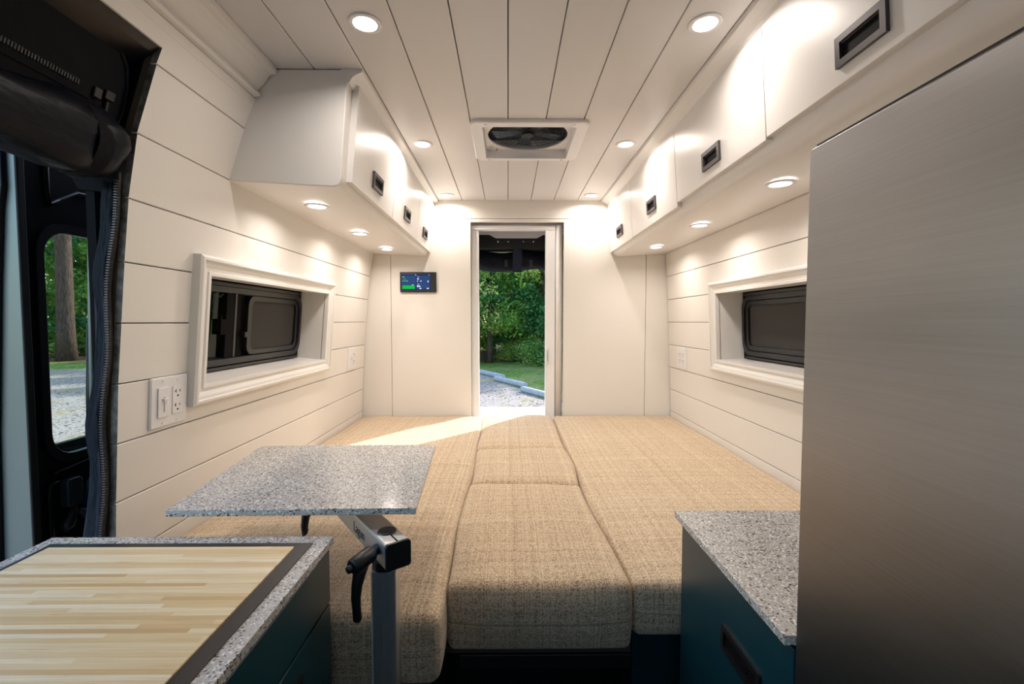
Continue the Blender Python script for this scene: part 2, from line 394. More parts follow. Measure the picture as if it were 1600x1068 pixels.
# ceiling planks
ceil_ = structure('ceiling')
mb = MB(); fx0, fx1, fy0, fy1 = -.095, .238, 1.555, 1.855
for (a, b_, c_, d_) in ((-.75, fx0, YF, 3.0), (fx1, .85, YF, 3.0), (fx0, fx1, YF, fy0), (fx0, fx1, fy1, 3.0)): mb.box(a, b_, c_, d_, ZT + .013, ZT + .04)
mb.build('backing_sheet', M['backing'], ceil_)
CX = [-.640, -.511, -.380, -.252, -.125, 0, .125, .250, .379, .508, .56]
def cplank(x0, x1, y0, y1, m_=None):
    m_ = m_ or MB(); c = .0018
    m_.ext_y([(x0, ZT + .012), (x0, ZT + c), (x0 + c, ZT), (x1 - c, ZT), (x1, ZT + c), (x1, ZT + .012)], y0, y1); return m_
for a, b_ in zip(CX, CX[1:]):
    x0, x1 = a + .0012, b_ - .0012
    if x0 >= fx1 or x1 <= fx0: cplank(x0, x1, YF, YB).build('plank', M['ceil'], ceil_); continue
    cplank(x0, x1, YF, fy0).build('plank', M['ceil'], ceil_)
    m_ = cplank(x0, x1, fy1, YB)
    if x0 < fx0: cplank(x0, fx0, fy0, fy1, m_)
    if x1 > fx1: cplank(fx1, x1, fy0, fy1, m_)
    m_.build('plank', M['ceil'], ceil_)

# crown mouldings (trim)
def trim(name, pts, y0, y1, m_=None):
    mb = MB(); mb.ext_y(pts, y0, y1); o = mb.build(name, m_ or M['trim']); o['kind'] = 'structure'; return o
def arc(cx, cz, rx, rz, a0, a1, n=7): return [(cx + rx * math.cos(R(a0 + (a1 - a0) * k / n)), cz + rz * math.sin(R(a0 + (a1 - a0) * k / n))) for k in range(n + 1)]
crown = [(-.70, 1.790), (-.676, 1.789), (-.671, 1.792), (-.670, 1.798), (-.676, 1.803), (-.673, 1.810), (-.664, 1.813), (-.655, 1.813), (-.650, 1.818), (-.651, 1.825), (-.658, 1.829)] + \
    [(-.652, 1.836), (-.642, 1.844), (-.634, 1.853), (-.627, 1.865), (-.622, 1.869), (-.608, 1.870), (-.606, 1.876), (-.606, 1.887), (-.70, 1.887)]
o = trim('trim_1', crown, YF, 1.228)
# coved strips between ceiling boards and cabinet doors
lc = [(-.382, 1.8875), (-.384, 1.880), (-.390, 1.877), (-.398, 1.874), (-.408, 1.868), (-.414, 1.860), (-.418, 1.852), (-.44, 1.852), (-.44, 1.8875)]
trim('trim_2', lc, 1.2305, YB - .0005)
rc = [(.511, 1.8875), (.513, 1.880), (.520, 1.877), (.530, 1.873), (.540, 1.867), (.546, 1.860), (.549, 1.852), (.58, 1.852), (.58, 1.8875)]
trim('trim_3', rc, YF, YB - .0005)
# thin strips closing the walls onto the bed
# rear partition wall
wr_ = structure('wall_rear')
OX0, OX1, OZ = -.207, .307, 1.771
def rp(x0, x1, z0, z1, y0=YB, y1=YB + .02, nm='panel'):
    mb = MB(); mb.box(x0, x1, y0, y1, z0, z1); return mb.build(nm, M['wall'], wr_, bevel=.001)
rp(-.6465, OX0, .40, 1.7885); rp(-.83, -.6485, .40, 1.7885)
rp(OX1, .7635, .40, 1.7885); rp(.7655, .92, .40, 1.7885)
rp(OX0 + .0005, OX1 - .0005, OZ, 1.7885, nm='header_rail'); rp(-.80, .90, 1.7905, 1.94)
mb = MB(); mb.box(-.84, OX0, YB + .021, YB + .03, .3, 1.95); mb.box(OX1, .93, YB + .021, YB + .03, .3, 1.95); mb.box(OX0, OX1, YB + .021, YB + .03, OZ, 1.95); mb.build('backing_sheet', M['backing'], wr_)
mb = MB(); mb.box(OX0 + .001, OX1 - .001, YB + .001, 2.93, .60, .672); mb.build('sill', M['white_plastic'], wr_, bevel=.004)
# door side cheeks between partition and tail of the van
mb = MB(); mb.box(OX0 - .06, OX0 - .03, YB + .031, 2.80, .3, 1.8); mb.box(OX1 + .03, OX1 + .06, YB + .031, 2.80, .3, 1.8); mb.build('cheek', M['screen_white'], wr_)
# white header board behind the screen, tab shaped lower edge
mb = MB()
hb = [(-.30, 1.86), (-.30, 1.752), (-.115, 1.752), (-.075, 1.731), (.175, 1.731), (.215, 1.752), (.40, 1.752), (.40, 1.86)]
mb.prism(hb, lambda p, t: (p[0], (2.79, 2.80)[t], p[1])); mb.build('header_board', M['white_plastic'], wr_)
# rear body ring of the van (black metal)
rear = structure('door_1')
mb = MB()
mb.box(-.86, -.70, 2.83, 3.0, -.1, 1.95); mb.box(.80, .95, 2.83, 3.0, -.1, 1.95); mb.box(-.70, .80, 2.83, 3.0, 1.78, 1.95); mb.box(-.70, .80, 2.9, 3.0, -.1, .55)
mb.build('body_frame', M['blackmetal'], rear, bevel=.01)
# black headliner bar, screws and rolled cover hanging in rear door head
mb = MB(); mb.prism([(2.82, 1.80), (2.82, 1.675), (2.835, 1.655), (2.87, 1.655), (2.89, 1.68), (2.89, 1.80)], lambda p, t: ((-.69, .79)[t], p[0], p[1])); mb.build('head_liner', M['black'], rear, bevel=.004)
mb = MB()
for x in (-.062, .0, .094, .155): mb.lathe([(.0001, 0), (.005, 0), (.004, .003), (.0001, .003)], (x, 2.8195, 1.714), (0, -1, 0), 10, False)
mb.build('screws', M['white_plastic'], rear)
mb = MB(); mb.box(.005, .085, 2.806, 2.8195, 1.700, 1.716); mb.box(-.045, -.015, 2.81, 2.8195, 1.712, 1.720); mb.box(.115, .14, 2.81, 2.8195, 1.712, 1.720); mb.build('latch_bar', M['black'], rear, bevel=.002)
def gather(x0, x1, yc, zc, ry, rz, nx=50, nr=16, sag=0, seed=1, wr=.006, sagf=None):
    rnd = random.Random(seed); ph = [rnd.uniform(0, 6.28) for _ in range(6)]; loops = []
    for i in range(nx + 1):
        t = i / nx; x = x0 + (x1 - x0) * t
        e = min(1, math.sqrt(max(0, 1 - (max(0, abs(2 * t - 1) - .97) / .03) ** 2)) + .05)
        L = []
        for k in range(nr):
            q = 2 * math.pi * k / nr
            w_ = wr * (math.sin(9 * t * 3 + ph[0] + 2 * q) + .7 * math.sin(23 * t + ph[1] + 3 * q) + .5 * math.sin(41 * t + ph[2] - 2 * q))
            dz = -(sagf(x) if sagf else 0) * (0.5 - .5 * math.sin(q))
            L.append((x, yc + (ry + w_) * math.cos(q) * e, zc + (rz + w_) * math.sin(q) * e + dz))
        loops.append(L)
    return loops
roll = thing('rolled_door_cover', 'black fabric cover rolled up and strapped in the top of the rear doorway', 'cover', (.05, 2.80, 1.60))
mb = MB(); mb.rings(gather(-.62, .70, 2.83, 1.595, .035, .058, 70, 18, seed=3, wr=.004, sagf=lambda x: .012 * math.cos((x + .02) * 17)), True, True); mb.build('rolled_fabric', M['vinyl'], roll, smooth=True)
mb = MB(); mb.box(.028, .085, 2.782, 2.7885, 1.523, 1.668); mb.build('strap', M['navy'], roll, bevel=.002)
for x in (-.012, .140):
    mb = MB(); mb.box(x - .010, x + .010, 2.780, 2.7885, 1.560, 1.600); mb.build('buckle', M['black'], roll, bevel=.003)

# retractable insect screen in the doorway
ds = thing('retractable_screen', 'white aluminium retractable screen frame standing in the rear doorway', 'screen', (.05, 2.57, .672))
mb = MB(); mb.ext_z([(-.2065, 2.56), (-.184, 2.56), (-.184, 2.566), (-.164, 2.566), (-.164, 2.60), (-.2065, 2.60)], .672, 1.734); mb.build('side_rail', M['screen_white'], ds, bevel=.0015)
mb = MB(); mb.ext_z([(.209, 2.556), (.235, 2.560), (.262, 2.556), (.262, 2.60), (.209, 2.60)], .672, 1.734); mb.build('pull_bar', M['screen_white'], ds, bevel=.0015)
mb = MB(); mb.ext_x([(2.556, 1.7345), (2.556, 1.757), (2.566, 1.760), (2.60, 1.760), (2.60, 1.7345)], -.2065, .262); mb.build('top_rail', M['screen_white'], ds, bevel=.0015)
mb = MB(); mb.ext_z(rrect(.264, .3055, 2.552, 2.605, .018, 5), .672, 1.760); mb.build('housing_tube', M['trim'], ds, smooth=True)
mb = MB(); mb.box(-.2065, .262, 2.562, 2.59, .6725, .686); mb.build('bottom_rail', M['screen_white'], ds, bevel=.002)
mb = MB(); mb.box(.213, .228, 2.548, 2.5565, .985, 1.075); h_ = mb.build('pull_handle', M['white_plastic'], ds, bevel=.002)
mb = MB(); mb.box(.2175, .2235, 2.546, 2.5475, 1.000, 1.062); mb.build('grip_slot', M['alu'], h_)

# ------------------------------------------------------------------ side windows
def make_window(name, X0, X1, z0c, z1c, s, U, V, far_round):
    """plane through wall at z0c,z1c ; u=y, v=z measured ; h>0 into the room"""
    st = structure(name)
    tan = Vector((X1 - X0, 0, z1c - z0c)); tan /= (z1c - z0c)
    nrm = Vector((z1c - z0c, 0, -(X1 - X0))).normalized() * s
    def P(u, v, h): return Vector((X0, u, z0c)) + tan * (v - z0c) + nrm * h
    (u0, u1), (v0, v1) = U, V   # inner clear opening
    prof_ = [(.052, -.004), (.052, .018), (.046, .022), (.040, .0225), (.038, .018), (.030, .0165), (.020, .011), (.012, .0095), (.010, .013), (.001, .013), (.0, .010), (.0, -.006)]
    loops = []
    for off, h in prof_:
        loops.append([P(u0 - off, v0 - off * .95, h), P(u1 + off, v0 - off * .95, h), P(u1 + off, v1 + off * .95, h), P(u0 - off, v1 + off * .95, h)])
    mb = MB(); mb.rings(loops); mb.build('casing', M['trim'], st)
    D = -.105
    for k, (a, b_, c_, d_) in enumerate(((u0 - .01, u1 + .01, v1, v1 + .01), (u0 - .01, u1 + .01, v0 - .01, v0), (u0 - .01, u0, v0, v1), (u1, u1 + .01, v0, v1))):
        mb = MB(); mb.pbox(P, a, b_, c_, d_, D - .01, -.004); mb.build(('head_jamb', 'sill', 'side_jamb', 'side_jamb')[k], M['trim'], st)
    # black surround + rounded aluminium-look frame
    out = [(u1 + .01, v1 + .01)] * 7 + [(u0 - .01, v1 + .01)] * 7 + [(u0 - .01, v0 - .01)] * 7 + [(u1 + .01, v0 - .01)] * 7
    fr_o = rrect(u0 + .006, u1 - .006, v0 + .016, v1 - .016, .055)
    fr_i = rrect(u0 + .026, u1 - .022, v0 + .036, v1 - .036, .042)
    mb = MB(); ringframe(mb, P, out, fr_o, D - .012, D); mb.build('surround', M['hole'], st)
    mb = MB(); ringframe(mb, P, fr_o, fr_i, D - .02, D + .010); mb.build('outer_frame', M['black'], st, bevel=.002)
    fr_g = rrect(u0 + .012, u1 - .010, v0 + .023, v1 - .023, .050)
    um = u0 + (u1 - u0) * (.49)
    if True:
        # far half: sliding sash with insect mesh
        so_ = rrect(um, u1 - .024, v0 + .038, v1 - .038, .034); si_ = rrect(um + .022, u1 - .044, v0 + .056, v1 - .056, .022)
        mb = MB(); ringframe(mb, P, so_, si_, D - .010, D + .004); sash = mb.build('sash', M['black'], st, bevel=.0015)
        mb = MB(); plate(mb, P, rrect(um + .020, u1 - .042, v0 + .054, v1 - .054, .022), D - .006, D - .0052); mb.build('insect_mesh', M['mesh'], sash)
        mb = MB(); mb.pbox(P, um - .02, um + .001, v0 + .10, v1 - .16, D - .006, D + .008); mb.build('latch', M['black'], sash, bevel=.002)
        mb = MB(); mb.pbox(P, um - .062, um - .052, v0 + .036, v1 - .036, D - .018, D - .004); mb.build('mullion', M['bronze'], st, bevel=.001)
        mb = MB(); mb.pbox(P, um - .128, um - .100, v0 + .11, v1 - .12, D - .017, D - .006); mb.pbox(P, um - .104, um - .0625, v0 + .036, v1 - .036, D - .018, D - .006); mb.pbox(P, um - .0515, um - .001, v0 + .036, v1 - .036, D - .0195, D - .012); mb.build('pull_tab', M['hole'], st, bevel=.001)
    mb = MB(); mb.pbox(P, u0 + .02, u1 - .018, v0 + .030, v1 - .030, D - .024, D - .020); mb.build('pane', M['tint'], st)
    # drip tracks
    mb = MB(); mb.pbox(P, u0 + .004, u1 - .03, v1 - .016, v1 - .006, D + .001, D + .014); mb.pbox(P, u0 + .004, u1 - .03, v0 + .004, v0 + .013, D + .001, D + .012); mb.build('track', M['black'], st)
    # outer skin ring closing the wall around the recess
    mb = MB(); big = [(u0 - .12, v0 - .12), (u1 + .12, v0 - .12), (u1 + .12, v1 + .12), (u0 - .12, v1 + .12)]; sm = [(u0 + .005, v0 + .01), (u1 - .005, v0 + .01), (u1 - .005, v1 - .01), (u0 + .005, v1 - .01)]
    ringframe(mb, P, big, sm, D - .035, D - .026); mb.build('outer_skin', M['blackmetal'], st)
    return P
PWL = make_window('window_1', prof(PL, .973), prof(PL, 1.472), .973, 1.472, 1, (1.178, 1.942), (1.064, 1.342), True)
PWR = make_window('window_2', prof(PR, .973), prof(PR, 1.472), .973, 1.472, -1, (1.06, 1.918), (1.064, 1.342), True)

# ------------------------------------------------------------------ overhead cabinets
def latch(parent, P, uc, vc, wu=.104, hv=.050):
    mb = MB(); o_ = [(uc - wu / 2, vc - hv / 2), (uc + wu / 2, vc - hv / 2), (uc + wu / 2, vc + hv / 2), (uc - wu / 2, vc + hv / 2)]
    k = .011; i_ = [(uc - wu / 2 + k, vc - hv / 2 + k), (uc + wu / 2 - k, vc - hv / 2 + k), (uc + wu / 2 - k, vc + hv / 2 - k), (uc - wu / 2 + k, vc + hv / 2 - k)]
    ringframe(mb, P, o_, i_, 0, .0065)
    mb.cur = 1; mb.pbox(P, i_[0][0], i_[1][0], i_[0][1], i_[2][1], 0.0, .0012)
    mb.cur = 2; mb.pbox(P, i_[0][0], i_[1][0], i_[2][1] - .004, i_[2][1], .0012, .004)
    return mb.build('latch', [M['bronze'], M['hole'], M['black']], parent)
def cabinet(name, label, body_pts, y0, y1, doors, s, xt, xb, zt, zb0, lt):
    t = thing(name, label, 'cabinet', ((xt + xb) / 2, y0, zb0))
    mb = MB(); mb.ext_y(body_pts, y0, y1); mb.build('body', M['cab'], t, bevel=.003)
    for (a, b_, zb, hy) in doors:
        # door leans: bottom further out over the aisle than the ceiling side
        xbb = xb + (xt - xb) * (zb - zb0) / (zt - zb0)
        nx = Vector((-(zt - zb), 0, -(xbb - xt))).normalized() * s
        nx = Vector((-(zt - zb0), 0, (xt - xb))).normalized()
        if s > 0: nx = Vector(((zt - zb0), 0, -(xt - xb))).normalized()
        tan = Vector((xt - xb, 0, zt - zb0)) / (zt - zb0)
        def P(u, v, h, tan=tan, nx=nx): return Vector((xb, u, zb0)) + tan * (v - zb0) + nx * h
        mb = MB(); mb.pbox(P, a + .0012, b_ - .0012, zb, zt, -.018, 0); d = mb.build('door', M['cab'], t, bevel=.0016)
        latch(d, P, hy, lt)
    return t
lb = [(-.745, 1.597), (-.700, 1.7345), (-.672, 1.7885), (-.6705, 1.80), (-.6605, 1.8055), (-.654, 1.812), (-.653, 1.822), (-.634, 1.836), (-.622, 1.862), (-.606, 1.871), (-.606, 1.886), (-.434, 1.886), (-.434, 1.62), (-.447, 1.600)] + [(-.449, 1.592), (-.456, 1.585), (-.468, 1.5825)]
lb = [(-.7435, 1.597), (-.702, 1.735), (-.676, 1.80), (-.676, 1.8865), (-.421, 1.8865), (-.4435, 1.610), (-.446, 1.596), (-.453, 1.586), (-.466, 1.5825)]
cabL = cabinet('overhead_cabinet', 'white three-door overhead cabinet above the window by the open sliding door', lb, 1.230, YB - .0005,
    [(1.268, 1.705, 1.604, 1.492), (1.705, 2.150, 1.604, 1.920), (2.150, 2.528, 1.604, 2.325)], 1, -.404, -.428, 1.864, 1.600, 1.668)
rb = [(.8685, 1.597), (.845, 1.735), (.81, 1.812), (.80, 1.8865), (.567, 1.8865), (.567, 1.640), (.578, 1.632), (.5795, 1.612), (.5815, 1.602), (.586, 1.593), (.593, 1.587), (.603, 1.583)]
cabR = cabinet('overhead_cabinet', 'long white four-door overhead cabinet above the stainless refrigerator and bed', rb, -.35, YB - .0005,
    [(2.074, 2.528, 1.604, 2.292), (1.530, 2.074, 1.606, 1.787), (1.007, 1.530, 1.620, 1.266), (.430, 1.007, 1.625, .735), (-.15, .430, 1.625, .14)], -1, .5455, .5645, 1.870, 1.600, 1.676)
cabR['label'] = 'long white overhead cabinet running above the stainless refrigerator and right side of the bed'

# ------------------------------------------------------------------ recessed lights
def light_mesh(up):
    return None
def downlight(loc, label, grp, lamp):
    t = thing('recessed_light', label, 'light', loc, grp)
    x, y, z = loc
    mb = MB(); mb.lathe([(.0365, 0), (.0365, -.002), (.034, -.0035), (.027, -.0035), (.0235, -.0005), (.0235, 0)], loc, (0, 0, 1), 32, False); mb.build('trim_ring', M['white_plastic'], t, smooth=True)
    mb = MB(); mb.lathe([(.0001, -.0008), (.0234, -.0008)], loc, (0, 0, 1), 28, False); mb.build('lens', M['led'], t)
    ld = bpy.data.lights.new('lamp', 'AREA'); ld.shape = 'DISK'; ld.size = .046; ld.energy = lamp; ld.color = (1, .905, .825); ld.spread = R(160)
    lo = bpy.data.objects.new('lamp', ld); C.objects.link(lo); lo.parent = t; lo.location = (0, 0, -.0012)
    return t
cl = downlight((-.318, 1.046, ZT), 'ceiling light nearest the camera on the sliding-door side', 'round recessed lights in the plank ceiling', LAMP_CEIL)
for loc, lab in (((.439, 1.040, ZT), 'ceiling light nearest the camera on the refrigerator side'),
                 ((-.320, 1.735, ZT), 'ceiling light left of the roof fan'), ((.440, 1.730, ZT), 'ceiling light right of the roof fan'),
                 ((-.320, 2.425, ZT), 'ceiling light by the rear wall above the small display'), ((.436, 2.42, ZT), 'ceiling light by the rear wall on the right side')):
    dup(cl, loc, lab)
ul = downlight((-.592, 1.432, 1.5824), 'under-cabinet light nearest the camera on the left, above the window', 'round lights under the overhead cabinets', LAMP_CAB)
for loc, lab in (((-.602, 1.872, 1.5824), 'middle of the three lights under the left overhead cabinet'), ((-.600, 2.275, 1.5824), 'light under the left cabinet closest to the rear wall'),
                 ((.706, 1.192, 1.5828), 'light under the right cabinet beside the refrigerator top'), ((.712, 1.705, 1.5828), 'middle of the lights under the right overhead cabinet'), ((.712, 2.206, 1.5828), 'light under the right cabinet closest to the rear wall')):
    dup(ul, loc, lab)
# ------------------------------------------------------------------ roof fan
fan = thing('roof_fan', 'white square roof vent fan with dark round screen set in the ceiling', 'fan', (.072, 1.70, ZT))
def PF(u, v, h): return Vector((u, v, ZT - h))
mb = MB(); o_ = rrect(-.128, .272, 1.522, 1.880, .03); i_ = rrect(-.088, .231, 1.558, 1.852, .006)
mb.rings([[PF(u, v, .0005) for u, v in o_], [PF(u, v, .009) for u, v in o_], [PF(u + (.072 - u) * .02, v + (1.7 - v) * .02, .012) for u, v in o_], [PF(u, v, .012) for u, v in i_], [PF(u, v, .0) for u, v in i_], [PF(u, v, -.058) for u, v in i_]]); mb.build('garnish', M['white_plastic'], fan)
mb = MB(); circ = [(.072 + .146 * math.cos(2 * math.pi * (k + .5) / 48), 1.705 + .141 * math.sin(2 * math.pi * (k + .5) / 48)) for k in range(48)]
def sqp(k):
    a = 2 * math.pi * (k + .5) / 48; c, s_ = math.cos(a), math.sin(a); q = 1 / max(abs(c) / .1585, abs(s_) / .146)
    return (.072 + c * q, 1.705 + s_ * q)
sq = [sqp(k) for k in range(48)]
mb.rings([[PF(u, v, -.022) for u, v in sq], [PF(u, v, -.020) for u, v in [(.072 + (u - .072) * 1.05, 1.705 + (v - 1.705) * 1.05) for u, v in circ]], [PF(u, v, -.018) for u, v in circ], [PF(u, v, -.023) for u, v in circ]]); mb.build('fan_ring', M['white_plastic'], fan)
mb = MB(); mb.box(-.10, .245, 1.545, 1.865, ZT + .0585, ZT + .066); mb.build('smoked_dome', mat('smoked_lid', (.035, .05, .07), .18), fan)
mb = MB()
for rr in (.03, .055, .08, .105, .13): mb.tube([(.072 + rr * math.cos(2 * math.pi * k / 36), 1.705 + rr * .95 * math.sin(2 * math.pi * k / 36), ZT + .027) for k in range(37)], .0008, 4)
for k in range(36):
    a = 2 * math.pi * k / 36; mb.tube([(.072 + .02 * math.cos(a), 1.705 + .02 * math.sin(a), ZT + .027), (.072 + .138 * math.cos(a), 1.705 + .131 * math.sin(a), ZT + .027)], .0007, 4)
mb.build('guard', M['rubber'], fan)
mb = MB(); mb.lathe([(.0001, 0), (.022, 0), (.022, .012), (.0001, .012)], (.072, 1.705, ZT + .018), (0, 0, 1), 20, False); mb.build('hub', M['rubber'], fan)
for a in range(5):
    an = 2 * math.pi * a / 5 + .4; c, s_ = math.cos(an), math.sin(an); mb = MB()
    mb.prism([(.02, -.012), (.125, -.03), (.13, .03), (.02, .012)], lambda p, t: (.072 + p[0] * c - p[1] * s_, 1.705 + p[0] * s_ + p[1] * c, ZT + .032 + .001 * t + p[1] * .08)); mb.build('blade', mat('fan_blade_smoke', (.02, .028, .035), .3) if a == 0 else bpy.data.materials['fan_blade_smoke'], fan)
mb = MB(); mb.box(-.06, -.03, 1.562, 1.59, ZT + .006, ZT + .017); mb.build('vent_switch', M['black'], fan)
mb = MB(); mb.lathe([(.0001, 0), (.011, 0), (.010, .008), (.0001, .008)], (-.062, 1.825, ZT + .022), (0, 0, -1), 16, False); mb.lathe([(.0001, 0), (.006, 0), (.0055, .012), (.0001, .012)], (-.042, 1.836, ZT + .022), (0, 0, -1), 12, False); mb.build('crank_knob', M['alu'], fan)
for (x, y) in ((-.075, 1.541), (.22, 1.541), (-.075, 1.866), (.215, 1.866)):
    mb = MB(); mb.lathe([(.0001, -.0125), (.005, -.0125), (.004, -.0145), (.0001, -.0145)], (x, y, ZT), (0, 0, 1), 10, False); mb.build('screw', M['chrome'], fan)

# ------------------------------------------------------------------ wall display
dp = thing('wall_display', 'small black touchscreen display on the rear wall, green battery bar lit', 'display', (-.495, YB, 1.385))
def PD(u, v, h): return Vector((u, YB - h, v))
mb = MB(); mb.pbox(PD, -.594, -.395, 1.386, 1.496, .0, .016); mb.build('case', M['black'], dp, bevel=.003)
mb = MB(); mb.pbox(PD, -.583, -.427, 1.398, 1.484, .0162, .0168); mb.build('screen', M['lcd'], dp)
mb = MB(); mb.pbox(PD, -.581, -.507, 1.402, 1.476, .0169, .0171); mb.pbox(PD, -.502, -.429, 1.440, 1.476, .0169, .0171); mb.pbox(PD, -.502, -.429, 1.402, 1.437, .0169, .0171); mb.build('screen_tiles', M['lcd_panel'], dp)
mb = MB(); mb.pbox(PD, -.580, -.513, 1.404, 1.422, .0172, .0175); mb.build('battery_bar', M['lcd_green'], dp)
mb = MB()
for (a, b_, c, d) in ((-.580, -.568, 1.444, 1.449), (-.566, -.560, 1.444, 1.450), (-.558, -.549, 1.444, 1.450), (-.578, -.560, 1.456, 1.4585)): mb.pbox(PD, a, b_, c, d, .0172, .0175)
mb.build('green_digits', M['lcd_teal'], dp)
mb = MB()
for (a, b_, c, d) in ((-.511, -.503, 1.4785, 1.4805), (-.436, -.432, 1.478, 1.481), (-.579, -.569, 1.468, 1.470), (-.497, -.489, 1.468, 1.470), (-.499, -.490, 1.455, 1.461), (-.499, -.496, 1.442, 1.449), (-.481, -.476, 1.443, 1.450), (-.442, -.437, 1.440, 1.449),
                     (-.497, -.488, 1.429, 1.431), (-.500, -.494, 1.414, 1.423), (-.492, -.486, 1.414, 1.423), (-.484, -.480, 1.415, 1.419), (-.486, -.477, 1.403, 1.409), (-.446, -.436, 1.403, 1.409), (-.528, -.519, 1.424, 1.427)): mb.pbox(PD, a, b_, c, d, .0172, .0175)
mb.build('white_marks', M['lcd_white'], dp)['kind'] = 'stuff'

# ------------------------------------------------------------------ wall plates
def plane_at(Pf, z0, z1, s):
    X0, X1 = prof(Pf, z0), prof(Pf, z1); tan = Vector((X1 - X0, 0, z1 - z0)) / (z1 - z0); nrm = Vector((z1 - z0, 0, -(X1 - X0))).normalized() * s
    return lambda u, v, h: Vector((X0, u, z0)) + tan * (v - z0) + nrm * h
def outlet(parent, P, uc, vc):
    mb = MB(); plate(mb, P, rrect(uc - .0165, uc + .0165, vc - .033, vc + .033, .004, 3), .0055, .0075); o = mb.build('outlet', M['white_plastic'], parent)
    mb = MB()
    for dv in (-.0165, .0165):
        mb.pbox(P, uc - .0075, uc - .0055, vc + dv + .000, vc + dv + .008, .0074, .0078); mb.pbox(P, uc + .0055, uc + .0075, vc + dv + .001, vc + dv + .007, .0074, .0078)
        mb.pbox(P, uc - .010, uc - .0055, vc + dv + .003, vc + dv + .005, .0074, .0078)
        plate(mb, P, [(uc + .0025 * math.cos(k), vc + dv - .007 + .0025 * math.sin(k)) for k in [j * math.pi / 4 for j in range(8)]], .0074, .0078)
    mb.build('slots', M['hole'], o)
def wallplate(label, P, uc, vc, wu, hv, spec):
    t = thing('wall_plate', label, 'outlet', tuple(P(uc, vc - hv / 2, 0)))
    mb = MB(); a = rrect(uc - wu / 2, uc + wu / 2, vc - hv / 2, vc + hv / 2, .005, 3); b_ = rrect(uc - wu / 2 + .003, uc + wu / 2 - .003, vc - hv / 2 + .003, vc + hv / 2 - .003, .004, 3)
    mb.rings([[P(u, v, .0) for u, v in a], [P(u, v, .0035) for u, v in a], [P(u, v, .0058) for u, v in b_]], True, True); mb.build('plate', M['white_plastic'], t)
    for kind, du in spec:
        u = uc + du
        if kind == 'o': outlet(t, P, u, vc)
        elif kind == 'd':
            mb = MB(); mb.pbox(P, u - .0165, u + .0165, vc - .034, vc + .034, .0055, .009); sw = mb.build('dimmer', M['white_plastic'], t, bevel=.001)
            mb = MB(); mb.pbox(P, u + .000, u + .003, vc - .022, vc + .012, .009, .0095); mb.build('slot', M['alu_dark'], sw)
            mb = MB(); mb.pbox(P, u - .006, u + .009, vc + .004, vc + .010, .0095, .015); mb.build('slider', M['white_plastic'], sw, bevel=.001)
        else:
            mb = MB(); mb.pbox(P, u - .0055, u + .0055, vc - .012, vc + .012, .0055, .0075); sw = mb.build('switch', M['white_plastic'], t)
            mb = MB(); mb.pbox(P, u - .004, u + .004, vc + .000, vc + .010, .0075, .015); mb.build('toggle', M['white_plastic'], sw, bevel=.001)
        for dv in (-.048, .048):
            mb = MB(); mb.lathe([(.0001, .0055), (.003, .0055), (.0025, .0066), (.0001, .0066)], P(u, vc + dv, 0), P(0, 0, 1) - P(0, 0, 0), 8, False); mb.build('screw', M['chrome'], t)
    return t
wallplate('white double wall plate with dimmer slider and outlet beside the sliding door', plane_at(PL, .973, 1.097, 1), 1.066, 1.040, .116, .116, (('d', -.023), ('o', .023)))
wallplate('white double wall plate with switch and outlet between left window and rear wall', plane_at(PL, .973, 1.097, 1), 2.318, 1.036, .116, .114, (('t', -.023), ('o', .023)))
wallplate('white double outlet plate on the right wall between window and rear wall', plane_at(PR, .973, 1.097, -1), 2.333, 1.037, .116, .112, (('o', -.023), ('o', .023)))

